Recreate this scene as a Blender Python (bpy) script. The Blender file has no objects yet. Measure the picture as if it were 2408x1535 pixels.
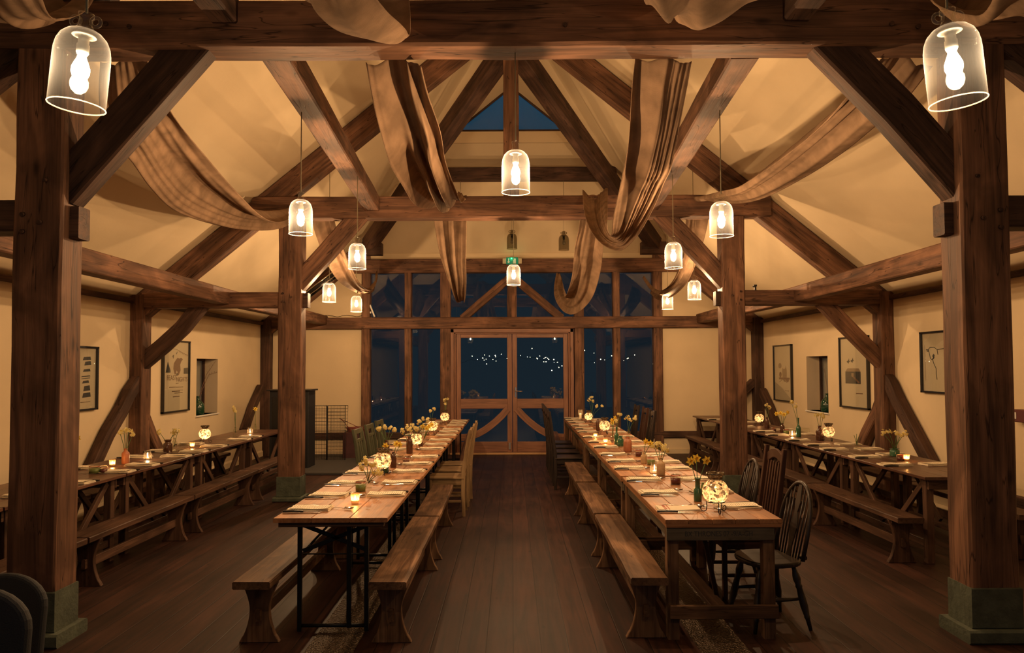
import bpy, bmesh, math, random
from mathutils import Vector, Matrix
random.seed(11)
SC = bpy.context.scene
COL = SC.collection
V3 = Vector
PI = math.pi

# ---------------------------------------------------------------- camera
FPX, PITCH, ROLL, EYE = 1750.0, math.radians(2.2), 0.0045, 1.72
cam_d = bpy.data.cameras.new('camera'); cam = bpy.data.objects.new('camera', cam_d); COL.objects.link(cam)
cam_d.sensor_width = 36.0; cam_d.lens = 36.0 * FPX / 2408.0
cam_d.shift_y = 30.0 / 2408.0; cam_d.clip_end = 300
_f = V3((0, math.cos(PITCH), math.sin(PITCH))); _u = V3((0, -math.sin(PITCH), math.cos(PITCH))); _r = V3((1, 0, 0))
_R = _r * math.cos(ROLL) - _u * math.sin(ROLL); _U = _u * math.cos(ROLL) + _r * math.sin(ROLL)
cam.matrix_world = Matrix(((_R.x, _U.x, -_f.x, 0), (_R.y, _U.y, -_f.y, 0), (_R.z, _U.z, -_f.z, EYE), (0, 0, 0, 1)))
SC.camera = cam
def ray(x, y): return _f + _R * ((x - 1204.0) / FPX) - _U * ((y - 797.5) / FPX)
def aY(x, y, Y): d = ray(x, y); return V3((0, 0, EYE)) + d * (Y / d.y)
def aZ(x, y, Z): d = ray(x, y); return V3((0, 0, EYE)) + d * ((Z - EYE) / d.z)
def aX(x, y, X): d = ray(x, y); return V3((0, 0, EYE)) + d * (X / d.x)

# ---------------------------------------------------------------- world, exposure, lamp levels
SC.view_settings.view_transform = 'Standard'; SC.view_settings.look = 'None'
SC.view_settings.exposure = 0.0; SC.view_settings.gamma = 1.0; SC.view_settings.use_curve_mapping = False
SC.cycles.transparent_max_bounces = 24; SC.cycles.max_bounces = 8; SC.cycles.diffuse_bounces = 4
SC.cycles.sample_clamp_indirect = 3.0; SC.cycles.caustics_reflective = False; SC.cycles.caustics_refractive = False
BULB_W, CANDLE_W = 78.0, 2.1
LAMP_COL = (1.0, 0.60, 0.30); CANDLE_COL = (1.0, 0.54, 0.24)
W = bpy.data.worlds.new('dusk'); SC.world = W; W.use_nodes = True
wn = W.node_tree.nodes; wl = W.node_tree.links
bg = wn['Background']
tc = wn.new('ShaderNodeTexCoord'); sx = wn.new('ShaderNodeSeparateXYZ'); wl.new(tc.outputs['Generated'], sx.inputs[0])
mz = wn.new('ShaderNodeMapRange'); mz.inputs['From Min'].default_value = 0.16; mz.inputs['From Max'].default_value = 0.36
wl.new(sx.outputs['Z'], mz.inputs['Value'])
my = wn.new('ShaderNodeMapRange'); my.inputs['From Min'].default_value = 0.0; my.inputs['From Max'].default_value = -0.8
wl.new(sx.outputs['Y'], my.inputs['Value'])
m1 = wn.new('ShaderNodeMix'); m1.data_type = 'RGBA'; m1.inputs['A'].default_value = (0.0075, 0.0125, 0.0185, 1); m1.inputs['B'].default_value = (0.003, 0.043, 0.082, 1)
wl.new(mz.outputs[0], m1.inputs['Factor'])
m2 = wn.new('ShaderNodeMix'); m2.data_type = 'RGBA'; m2.inputs['B'].default_value = (0.028, 0.06, 0.085, 1)
wl.new(my.outputs[0], m2.inputs['Factor']); wl.new(m1.outputs['Result'], m2.inputs['A']); wl.new(m2.outputs['Result'], bg.inputs['Color'])

# ---------------------------------------------------------------- materials
def srgb(r, g, b):
    f = lambda c: (c / 255 / 12.92) if c <= 10 else ((c / 255 + 0.055) / 1.055) ** 2.4
    return (f(r), f(g), f(b), 1)
def newmat(name):
    m = bpy.data.materials.new(name); m.use_nodes = True
    return m, m.node_tree.nodes, m.node_tree.links, m.node_tree.nodes['Principled BSDF']
def simple(name, col, rough=0.6, metal=0.0, noise=0.0, nscale=8.0, bump=0.0, emit=None, estr=0.0, spec=0.5, trans=0.0, bscale=60):
    m, n, l, b = newmat(name)
    c = (col[0], col[1], col[2], 1)
    b.inputs['Base Color'].default_value = c; b.inputs['Roughness'].default_value = rough; b.inputs['Metallic'].default_value = metal
    b.inputs['Specular IOR Level'].default_value = spec
    if trans: b.inputs['Transmission Weight'].default_value = trans
    if noise:
        t = n.new('ShaderNodeTexCoord'); nz = n.new('ShaderNodeTexNoise'); nz.inputs['Scale'].default_value = nscale; nz.inputs['Detail'].default_value = 5
        l.new(t.outputs['Object'], nz.inputs['Vector'])
        r = n.new('ShaderNodeMapRange'); r.inputs['From Min'].default_value = 0.3; r.inputs['From Max'].default_value = 0.7
        r.inputs['To Min'].default_value = 1 - noise; r.inputs['To Max'].default_value = 1 + noise * 0.6
        l.new(nz.outputs['Fac'], r.inputs['Value'])
        mx = n.new('ShaderNodeVectorMath'); mx.operation = 'SCALE'; mx.inputs[0].default_value = col[:3]
        l.new(r.outputs[0], mx.inputs['Scale']); l.new(mx.outputs[0], b.inputs['Base Color'])
    if bump:
        t = n.new('ShaderNodeTexCoord'); nz = n.new('ShaderNodeTexNoise'); nz.inputs['Scale'].default_value = bscale; nz.inputs['Detail'].default_value = 4
        l.new(t.outputs['Object'], nz.inputs['Vector'])
        bp = n.new('ShaderNodeBump'); bp.inputs['Strength'].default_value = bump; bp.inputs['Distance'].default_value = 0.01
        l.new(nz.outputs['Fac'], bp.inputs['Height']); l.new(bp.outputs[0], b.inputs['Normal'])
    if emit:
        b.inputs['Emission Color'].default_value = (emit[0], emit[1], emit[2], 1); b.inputs['Emission Strength'].default_value = estr
    return m
def wood(name, light, dark, rough=0.6, scale=1.0, cracks=0.6, stain=0.35, bump=0.25, spec=0.2):
    """grain runs along x of the stored grain coordinate"""
    m, n, l, b = newmat(name)
    at = n.new('ShaderNodeAttribute'); at.attribute_name = 'gc'
    oi = n.new('ShaderNodeObjectInfo')
    ad = n.new('ShaderNodeVectorMath'); ad.operation = 'MULTIPLY_ADD'
    cx = n.new('ShaderNodeCombineXYZ')
    for k in range(3): l.new(oi.outputs['Random'], cx.inputs[k])
    l.new(cx.outputs[0], ad.inputs[0]); ad.inputs[1].default_value = (37, 19, 53); l.new(at.outputs['Vector'], ad.inputs[2])
    def mapped(s):
        mp = n.new('ShaderNodeMapping'); mp.inputs['Scale'].default_value = s; l.new(ad.outputs[0], mp.inputs['Vector']); return mp
    def noise(s, detail=4, dist=0.0, sc=1.0):
        z = n.new('ShaderNodeTexNoise'); z.inputs['Scale'].default_value = sc; z.inputs['Detail'].default_value = detail; z.inputs['Distortion'].default_value = dist
        l.new(mapped(s).outputs[0], z.inputs['Vector']); return z
    g1 = noise((0.9 * scale, 14 * scale, 14 * scale), 6, 1.2)
    g2 = noise((3.0 * scale, 95 * scale, 95 * scale), 3)
    bl = noise((1.6, 3.2, 3.2), 4, 0.8)
    cr = noise((0.8, 13, 13), 2, 0.5)
    mixf = n.new('ShaderNodeMath'); mixf.operation = 'MULTIPLY_ADD'; l.new(g1.outputs['Fac'], mixf.inputs[0]); mixf.inputs[1].default_value = 0.75
    g2s = n.new('ShaderNodeMath'); g2s.operation = 'MULTIPLY'; l.new(g2.outputs['Fac'], g2s.inputs[0]); g2s.inputs[1].default_value = 0.25; l.new(g2s.outputs[0], mixf.inputs[2])
    rp = n.new('ShaderNodeValToRGB'); rp.color_ramp.elements[0].position = 0.34; rp.color_ramp.elements[1].position = 0.66
    rp.color_ramp.elements[0].color = (*dark[:3], 1); rp.color_ramp.elements[1].color = (*light[:3], 1)
    l.new(mixf.outputs[0], rp.inputs['Fac'])
    # weather stains
    sr = n.new('ShaderNodeMapRange'); sr.inputs['From Min'].default_value = 0.42; sr.inputs['From Max'].default_value = 0.62
    sr.inputs['To Min'].default_value = 1 - stain; sr.inputs['To Max'].default_value = 1.0; l.new(bl.outputs['Fac'], sr.inputs['Value'])
    # drying cracks: thin dark lines where the stretched noise crosses the middle
    ab = n.new('ShaderNodeMath'); ab.operation = 'SUBTRACT'; l.new(cr.outputs['Fac'], ab.inputs[0]); ab.inputs[1].default_value = 0.5
    ab2 = n.new('ShaderNodeMath'); ab2.operation = 'ABSOLUTE'; l.new(ab.outputs[0], ab2.inputs[0])
    ckm = n.new('ShaderNodeMapRange'); ckm.inputs['From Min'].default_value = 0.0; ckm.inputs['From Max'].default_value = 0.009
    ckm.inputs['To Min'].default_value = 1 - cracks; ckm.inputs['To Max'].default_value = 1.0; l.new(ab2.outputs[0], ckm.inputs['Value'])
    # knots
    vo = n.new('ShaderNodeTexVoronoi'); vo.inputs['Scale'].default_value = 1.0; l.new(mapped((1.7, 4.6, 4.6)).outputs[0], vo.inputs['Vector'])
    kn = n.new('ShaderNodeMapRange'); kn.inputs['From Min'].default_value = 0.03; kn.inputs['From Max'].default_value = 0.13
    kn.inputs['To Min'].default_value = 0.35; kn.inputs['To Max'].default_value = 1.0; l.new(vo.outputs['Distance'], kn.inputs['Value'])
    mm = n.new('ShaderNodeMath'); mm.operation = 'MULTIPLY'; l.new(sr.outputs[0], mm.inputs[0]); l.new(ckm.outputs[0], mm.inputs[1])
    mm2 = n.new('ShaderNodeMath'); mm2.operation = 'MULTIPLY'; l.new(mm.outputs[0], mm2.inputs[0]); l.new(kn.outputs[0], mm2.inputs[1])
    vm = n.new('ShaderNodeVectorMath'); vm.operation = 'SCALE'; l.new(rp.outputs['Color'], vm.inputs[0]); l.new(mm2.outputs[0], vm.inputs['Scale'])
    l.new(vm.outputs[0], b.inputs['Base Color'])
    b.inputs['Specular IOR Level'].default_value = spec
    rr = n.new('ShaderNodeMapRange'); rr.inputs['To Min'].default_value = rough - 0.1; rr.inputs['To Max'].default_value = rough + 0.12
    l.new(g1.outputs['Fac'], rr.inputs['Value']); l.new(rr.outputs[0], b.inputs['Roughness'])
    hm = n.new('ShaderNodeMath'); hm.operation = 'MULTIPLY'; l.new(mixf.outputs[0], hm.inputs[0]); l.new(mm2.outputs[0], hm.inputs[1])
    bp = n.new('ShaderNodeBump'); bp.inputs['Strength'].default_value = bump; bp.inputs['Distance'].default_value = 0.012
    l.new(hm.outputs[0], bp.inputs['Height']); l.new(bp.outputs[0], b.inputs['Normal'])
    return m
def glassmat(name, tint=(1, 1, 1), film=0.05, film_col=(1, 1, 1), ior=1.5, rough=0.03, edge=0.0):
    """thin blown glass: clear where faced, mirror-like at the rim, with a translucent film added for a milky glow"""
    m, n, l, b = newmat(name); n.remove(b); out = n['Material Output']
    tr = n.new('ShaderNodeBsdfTransparent'); tr.inputs[0].default_value = (*tint, 1)
    gl = n.new('ShaderNodeBsdfGlossy'); gl.inputs['Roughness'].default_value = rough; gl.inputs['Color'].default_value = (1, 1, 1, 1)
    df = n.new('ShaderNodeBsdfTranslucent'); df.inputs[0].default_value = (*film_col, 1)
    d2 = n.new('ShaderNodeBsdfDiffuse'); d2.inputs[0].default_value = (*film_col, 1)
    md = n.new('ShaderNodeMixShader'); md.inputs[0].default_value = 0.4; l.new(df.outputs[0], md.inputs[1]); l.new(d2.outputs[0], md.inputs[2])
    lf = n.new('ShaderNodeLayerWeight'); lf.inputs[0].default_value = 0.5
    p5 = n.new('ShaderNodeMath'); p5.operation = 'POWER'; l.new(lf.outputs['Facing'], p5.inputs[0]); p5.inputs[1].default_value = 5.0
    fr = n.new('ShaderNodeMath'); fr.operation = 'MULTIPLY_ADD'; l.new(p5.outputs[0], fr.inputs[0]); fr.inputs[1].default_value = 0.9; fr.inputs[2].default_value = ((ior - 1) / (ior + 1)) ** 2
    mx = n.new('ShaderNodeMixShader'); l.new(fr.outputs[0], mx.inputs[0]); l.new(tr.outputs[0], mx.inputs[1]); l.new(gl.outputs[0], mx.inputs[2])
    lw = n.new('ShaderNodeLayerWeight'); lw.inputs[0].default_value = 0.25
    pw = n.new('ShaderNodeMath'); pw.operation = 'POWER'; l.new(lw.outputs['Facing'], pw.inputs[0]); pw.inputs[1].default_value = 2.2
    ma = n.new('ShaderNodeMath'); ma.operation = 'MULTIPLY_ADD'; l.new(pw.outputs[0], ma.inputs[0]); ma.inputs[1].default_value = edge; ma.inputs[2].default_value = film  # film and edge terms put a milky glow into the glass
    m3 = n.new('ShaderNodeMixShader'); l.new(ma.outputs[0], m3.inputs[0]); l.new(mx.outputs[0], m3.inputs[1]); l.new(md.outputs[0], m3.inputs[2])
    l.new(m3.outputs[0], out.inputs['Surface'])
    return m
def glow(name, col, strength, see=0.6):
    """a glowing body that lets its own lamp through: emission + clear"""
    m, n, l, b = newmat(name); n.remove(b); out = n['Material Output']
    e = n.new('ShaderNodeEmission'); e.inputs[0].default_value = (*col, 1); e.inputs[1].default_value = strength
    t = n.new('ShaderNodeBsdfTransparent'); t.inputs[0].default_value = (see, see, see, 1)
    a = n.new('ShaderNodeAddShader'); l.new(e.outputs[0], a.inputs[0]); l.new(t.outputs[0], a.inputs[1]); l.new(a.outputs[0], out.inputs['Surface'])
    return m

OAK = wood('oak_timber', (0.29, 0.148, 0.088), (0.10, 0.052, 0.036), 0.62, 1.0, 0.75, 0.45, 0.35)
OAK_D = wood('oak_timber_dark', (0.13, 0.07, 0.048), (0.046, 0.027, 0.021), 0.66, 1.0, 0.7, 0.4, 0.35)  # darker tone of the same oak
DOORW = wood('door_oak', (0.33, 0.155, 0.09), (0.18, 0.08, 0.05), 0.45, 1.6, 0.2, 0.15, 0.12, 0.5)
TABLE = wood('table_pine', (0.56, 0.27, 0.115), (0.32, 0.135, 0.055), 0.46, 1.5, 0.35, 0.35, 0.15, 0.35)
TABLE_E = wood('table_edge', (0.16, 0.085, 0.05), (0.07, 0.04, 0.028), 0.5, 1.5, 0.3, 0.3, 0.15)
TABLE_S = wood('shaded_side_table_wood', (0.17, 0.076, 0.045), (0.07, 0.032, 0.021), 0.33, 1.5, 0.35, 0.35, 0.15, 0.5)  # dimmer light along the sides is put into this darker wood
APRON = wood('weathered_apron', (0.19, 0.15, 0.10), (0.11, 0.09, 0.065), 0.6, 1.2, 0.3, 0.4, 0.15)
BENCH = wood('bench_pine', (0.33, 0.185, 0.10), (0.13, 0.068, 0.038), 0.5, 1.3, 0.5, 0.55, 0.2)
BENCH_S = wood('shaded_side_bench_wood', (0.15, 0.08, 0.05), (0.065, 0.034, 0.023), 0.5, 1.3, 0.5, 0.4, 0.2)  # darker bench wood, carrying the weaker light of the side aisles in its colour
PALE = wood('pale_chair_wood', (0.42, 0.28, 0.15), (0.25, 0.16, 0.08), 0.5, 1.5, 0.3, 0.3, 0.15)
GREENW = wood('green_painted_wood', (0.12, 0.125, 0.075), (0.08, 0.085, 0.05), 0.5, 1.0, 0.2, 0.3, 0.1)
DARKW = wood('dark_varnished_wood', (0.045, 0.03, 0.022), (0.02, 0.015, 0.013), 0.32, 1.5, 0.2, 0.2, 0.08, 0.45)
BROWNW = wood('brown_chair_wood', (0.10, 0.045, 0.028), (0.045, 0.021, 0.015), 0.4, 1.5, 0.3, 0.3, 0.1)
PLASTER = simple('cream_plaster', (0.70, 0.565, 0.375), 0.9, noise=0.07, nscale=1.3, bump=0.12, bscale=22, spec=0.15)
STONE = simple('padstone', (0.085, 0.10, 0.07), 0.85, noise=0.35, nscale=9, bump=0.5, bscale=40)
BLACKM = simple('black_metal', (0.018, 0.018, 0.02), 0.38, 0.6, spec=0.6)
SILVER = simple('cutlery_steel', (0.75, 0.72, 0.68), 0.18, 1.0)
BLACKP = simple('black_handle', (0.012, 0.012, 0.013), 0.3, spec=0.6)
NAPKIN = simple('linen_napkin', (0.80, 0.70, 0.52), 0.9, bump=0.3, bscale=300, spec=0.1)
RED = simple('red_stitch', (0.45, 0.05, 0.03), 0.8)
GREENST = simple('green_stitch', (0.04, 0.12, 0.05), 0.8)
WHITE = simple('white_enamel', (0.8, 0.78, 0.72), 0.4)
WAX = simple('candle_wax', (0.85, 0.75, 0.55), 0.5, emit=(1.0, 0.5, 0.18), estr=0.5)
CORD = simple('fabric_flex', (0.28, 0.24, 0.15), 0.7)
SHADE = glassmat('lamp_glass', (0.97, 0.97, 0.93), 0.005, (0.85, 0.93, 1.0), 1.45, 0.04, 0.11)
RIM = glassmat('lamp_glass_rim', (0.9, 0.9, 0.85), 0.35, (1, 0.95, 0.82), 1.5, 0.1, 0.5)
SHADE_OFF = glassmat('unlit_lamp_glass', (0.5, 0.47, 0.4), 0.02, (0.5, 0.45, 0.38), 1.45, 0.05, 0.3)
BULB = glow('hot_bulb', (1.0, 0.80, 0.52), 40.0, 1.0)
BULB_OFF = simple('cold_bulb', (0.3, 0.28, 0.22), 0.2)
FLAME = glow('candle_flame', (1.0, 0.62, 0.24), 22.0, 1.0)
CLEAR = glassmat('clear_glass', (0.93, 0.93, 0.88), 0.02, (1, 0.85, 0.6), 1.5, 0.03, 0.15)
VOTIVE = glassmat('votive_glass', (1.0, 0.86, 0.62), 0.22, (1, 0.72, 0.42), 1.5, 0.08, 0.2)
PANE = glassmat('window_pane', (0.96, 0.98, 0.97), 0.0, (1, 1, 1), 1.5, 0.0, 0.0)
GREENG = simple('dark_green_glass', (0.012, 0.05, 0.028), 0.12, spec=0.8)
TEALG = simple('green_bottle_glass', (0.03, 0.11, 0.055), 0.2, spec=0.8)
BROWNG = simple('brown_bottle_glass', (0.075, 0.028, 0.014), 0.18, spec=0.8)
STONEW = simple('stoneware', (0.50, 0.33, 0.17), 0.4, noise=0.15, nscale=30, spec=0.5)
STONER = simple('terracotta_stoneware', (0.42, 0.16, 0.08), 0.45, noise=0.15, nscale=30, spec=0.5)
JAM = simple('dark_jam', (0.10, 0.012, 0.008), 0.25)
PESTO = simple('green_relish', (0.17, 0.22, 0.05), 0.4, noise=0.3, nscale=60)
STEM = simple('daffodil_stem', (0.06, 0.13, 0.03), 0.6)
PETAL_Y = simple('yellow_petal', (0.85, 0.66, 0.09), 0.6)
PETAL_C = simple('cream_petal', (0.80, 0.70, 0.34), 0.6)
PETAL_O = simple('orange_trumpet', (0.85, 0.50, 0.04), 0.6)
PAPER = simple('print_paper', (0.62, 0.50, 0.36), 0.25, spec=0.5)
INK = simple('black_ink', (0.03, 0.032, 0.035), 0.6)
INK_B = simple('brown_ink', (0.17, 0.085, 0.05), 0.6)
INK_F = simple('faded_ink', (0.28, 0.19, 0.12), 0.6)
REDBOX = simple('maroon_crate', (0.06, 0.018, 0.018), 0.6, noise=0.2)
EXITG = simple('exit_green', (0.0, 0.16, 0.09), 0.4, emit=(0.0, 0.20, 0.10), estr=0.35)
LEDG = glow('green_led', (0.1, 1.0, 0.45), 6.0)
FAIRY = glow('fairy_bulb', (1.0, 0.85, 0.5), 9.0)

def hessian():
    m, n, l, b = newmat('hessian'); out = n['Material Output']
    t = n.new('ShaderNodeTexCoord')
    mp = n.new('ShaderNodeAttribute'); mp.attribute_name = 'gc'
    w1 = n.new('ShaderNodeTexWave'); w1.inputs['Scale'].default_value = 60; w1.inputs['Distortion'].default_value = 1.5; w1.bands_direction = 'X'
    w2 = n.new('ShaderNodeTexWave'); w2.inputs['Scale'].default_value = 60; w2.inputs['Distortion'].default_value = 1.5; w2.bands_direction = 'Y'
    l.new(mp.outputs['Vector'], w1.inputs['Vector']); l.new(mp.outputs['Vector'], w2.inputs['Vector'])
    nz = n.new('ShaderNodeTexNoise'); nz.inputs['Scale'].default_value = 7; nz.inputs['Detail'].default_value = 5; l.new(t.outputs['Object'], nz.inputs['Vector'])
    mu = n.new('ShaderNodeMath'); mu.operation = 'ADD'; l.new(w1.outputs['Fac'], mu.inputs[0]); l.new(w2.outputs['Fac'], mu.inputs[1])
    rp = n.new('ShaderNodeMapRange'); rp.inputs['From Max'].default_value = 2; rp.inputs['To Min'].default_value = 0.6; rp.inputs['To Max'].default_value = 1.1; l.new(mu.outputs[0], rp.inputs['Value'])
    r2 = n.new('ShaderNodeMapRange'); r2.inputs['From Min'].default_value = 0.35; r2.inputs['From Max'].default_value = 0.65; r2.inputs['To Min'].default_value = 0.7; r2.inputs['To Max'].default_value = 1.1; l.new(nz.outputs['Fac'], r2.inputs['Value'])
    m3 = n.new('ShaderNodeMath'); m3.operation = 'MULTIPLY'; l.new(rp.outputs[0], m3.inputs[0]); l.new(r2.outputs[0], m3.inputs[1])
    vm = n.new('ShaderNodeVectorMath'); vm.operation = 'SCALE'; vm.inputs[0].default_value = (0.40, 0.26, 0.165); l.new(m3.outputs[0], vm.inputs['Scale'])
    l.new(vm.outputs[0], b.inputs['Base Color']); b.inputs['Roughness'].default_value = 0.95; b.inputs['Specular IOR Level'].default_value = 0.1
    ts = n.new('ShaderNodeBsdfTranslucent'); l.new(vm.outputs[0], ts.inputs[0])
    mx = n.new('ShaderNodeMixShader'); mx.inputs[0].default_value = 0.25; l.new(b.outputs[0], mx.inputs[1]); l.new(ts.outputs[0], mx.inputs[2])
    l.new(mx.outputs[0], out.inputs['Surface'])
    return m
HESS = hessian()
def floormat():
    m, n, l, b = newmat('floor_boards')
    t = n.new('ShaderNodeTexCoord'); s = n.new('ShaderNodeSeparateXYZ'); l.new(t.outputs['Object'], s.inputs[0])
    dv = n.new('ShaderNodeMath'); dv.operation = 'DIVIDE'; l.new(s.outputs['X'], dv.inputs[0]); dv.inputs[1].default_value = 0.17
    fl = n.new('ShaderNodeMath'); fl.operation = 'FLOOR'; l.new(dv.outputs[0], fl.inputs[0])
    fr = n.new('ShaderNodeMath'); fr.operation = 'FRACT'; l.new(dv.outputs[0], fr.inputs[0])
    wn_ = n.new('ShaderNodeTexWhiteNoise'); wn_.noise_dimensions = '1D'; l.new(fl.outputs[0], wn_.inputs['W'])
    cb = n.new('ShaderNodeCombineXYZ'); l.new(s.outputs['X'], cb.inputs[0]); l.new(s.outputs['Y'], cb.inputs[1]); l.new(wn_.outputs['Value'], cb.inputs[2])
    mp = n.new('ShaderNodeMapping'); mp.inputs['Scale'].default_value = (22, 1.3, 30); l.new(cb.outputs[0], mp.inputs['Vector'])
    nz = n.new('ShaderNodeTexNoise'); nz.inputs['Scale'].default_value = 1; nz.inputs['Detail'].default_value = 6; nz.inputs['Distortion'].default_value = 1.0; l.new(mp.outputs[0], nz.inputs['Vector'])
    rp = n.new('ShaderNodeValToRGB'); rp.color_ramp.elements[0].position = 0.3; rp.color_ramp.elements[1].position = 0.7
    rp.color_ramp.elements[0].color = (0.018, 0.008, 0.006, 1); rp.color_ramp.elements[1].color = (0.058, 0.022, 0.014, 1); l.new(nz.outputs['Fac'], rp.inputs['Fac'])
    n2 = n.new('ShaderNodeTexNoise'); n2.inputs['Scale'].default_value = 1.1; n2.inputs['Detail'].default_value = 5; l.new(t.outputs['Object'], n2.inputs['Vector'])
    r2 = n.new('ShaderNodeMapRange'); r2.inputs['From Min'].default_value = 0.3; r2.inputs['From Max'].default_value = 0.7; r2.inputs['To Min'].default_value = 0.65; r2.inputs['To Max'].default_value = 1.25; l.new(n2.outputs['Fac'], r2.inputs['Value'])
    br = n.new('ShaderNodeMapRange'); br.inputs['To Min'].default_value = 0.72; br.inputs['To Max'].default_value = 1.2; l.new(wn_.outputs['Value'], br.inputs['Value'])
    # gap between boards
    g = n.new('ShaderNodeMath'); g.operation = 'SUBTRACT'; l.new(fr.outputs[0], g.inputs[0]); g.inputs[1].default_value = 0.5
    ga = n.new('ShaderNodeMath'); ga.operation = 'ABSOLUTE'; l.new(g.outputs[0], ga.inputs[0])
    gm = n.new('ShaderNodeMapRange'); gm.inputs['From Min'].default_value = 0.475; gm.inputs['From Max'].default_value = 0.492; gm.inputs['To Min'].default_value = 1; gm.inputs['To Max'].default_value = 0.2; l.new(ga.outputs[0], gm.inputs['Value'])
    a1 = n.new('ShaderNodeMath'); a1.operation = 'MULTIPLY'; l.new(r2.outputs[0], a1.inputs[0]); l.new(br.outputs[0], a1.inputs[1])
    a2 = n.new('ShaderNodeMath'); a2.operation = 'MULTIPLY'; l.new(a1.outputs[0], a2.inputs[0]); l.new(gm.outputs[0], a2.inputs[1])
    vo = n.new('ShaderNodeTexVoronoi'); vo.inputs['Scale'].default_value = 1; m4 = n.new('ShaderNodeMapping'); m4.inputs['Scale'].default_value = (5.5, 2.2, 1); l.new(t.outputs['Object'], m4.inputs['Vector']); l.new(m4.outputs[0], vo.inputs['Vector'])
    kn = n.new('ShaderNodeMapRange'); kn.inputs['From Min'].default_value = 0.03; kn.inputs['From Max'].default_value = 0.09; kn.inputs['To Min'].default_value = 0.35; l.new(vo.outputs['Distance'], kn.inputs['Value'])
    a3 = n.new('ShaderNodeMath'); a3.operation = 'MULTIPLY'; l.new(a2.outputs[0], a3.inputs[0]); l.new(kn.outputs[0], a3.inputs[1])
    vm = n.new('ShaderNodeVectorMath'); vm.operation = 'SCALE'; l.new(rp.outputs[0], vm.inputs[0]); l.new(a3.outputs[0], vm.inputs['Scale']); l.new(vm.outputs[0], b.inputs['Base Color'])
    rr = n.new('ShaderNodeMapRange'); rr.inputs['To Min'].default_value = 0.38; rr.inputs['To Max'].default_value = 0.68; l.new(n2.outputs['Fac'], rr.inputs['Value']); l.new(rr.outputs[0], b.inputs['Roughness'])
    b.inputs['Specular IOR Level'].default_value = 0.3
    bp = n.new('ShaderNodeBump'); bp.inputs['Strength'].default_value = 0.25; bp.inputs['Distance'].default_value = 0.01; l.new(a2.outputs[0], bp.inputs['Height']); l.new(bp.outputs[0], b.inputs['Normal'])
    return m
FLOORM = floormat()
def mosaic():
    m, n, l, b = newmat('mosaic_glass'); n.remove(b); out = n['Material Output']
    t = n.new('ShaderNodeTexCoord'); vo = n.new('ShaderNodeTexVoronoi'); vo.inputs['Scale'].default_value = 70; l.new(t.outputs['Object'], vo.inputs['Vector'])
    ve = n.new('ShaderNodeTexVoronoi'); ve.inputs['Scale'].default_value = 70; ve.feature = 'DISTANCE_TO_EDGE'; l.new(t.outputs['Object'], ve.inputs['Vector'])
    sp = n.new('ShaderNodeSeparateColor'); l.new(vo.outputs['Color'], sp.inputs[0])
    r = n.new('ShaderNodeMapRange'); r.inputs['To Min'].default_value = 0.01; r.inputs['To Max'].default_value = 0.55; l.new(sp.outputs[0], r.inputs['Value'])
    e = n.new('ShaderNodeMapRange'); e.inputs['From Max'].default_value = 0.09; e.inputs['To Min'].default_value = 0.25; l.new(ve.outputs['Distance'], e.inputs['Value'])
    mu = n.new('ShaderNodeMath'); mu.operation = 'MULTIPLY'; l.new(r.outputs[0], mu.inputs[0]); l.new(e.outputs[0], mu.inputs[1])
    vm = n.new('ShaderNodeVectorMath'); vm.operation = 'SCALE'; vm.inputs[0].default_value = (1.0, 0.80, 0.55); l.new(mu.outputs[0], vm.inputs['Scale'])
    ts = n.new('ShaderNodeBsdfTranslucent'); l.new(vm.outputs[0], ts.inputs[0])
    tr = n.new('ShaderNodeBsdfTransparent'); l.new(vm.outputs[0], tr.inputs[0])
    gl = n.new('ShaderNodeBsdfGlossy'); gl.inputs['Roughness'].default_value = 0.15; gl.inputs['Color'].default_value = (1, 0.9, 0.75, 1)
    bp = n.new('ShaderNodeBump'); bp.inputs['Strength'].default_value = 0.8; bp.inputs['Distance'].default_value = 0.01; l.new(sp.outputs[1], bp.inputs['Height']); l.new(bp.outputs[0], gl.inputs['Normal'])
    m1_ = n.new('ShaderNodeMixShader'); m1_.inputs[0].default_value = 0.28; l.new(ts.outputs[0], m1_.inputs[1]); l.new(tr.outputs[0], m1_.inputs[2])
    m2_ = n.new('ShaderNodeMixShader'); m2_.inputs[0].default_value = 0.14; l.new(m1_.outputs[0], m2_.inputs[1]); l.new(gl.outputs[0], m2_.inputs[2])
    l.new(m2_.outputs[0], out.inputs['Surface'])
    return m
MOSAIC = mosaic()
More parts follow.
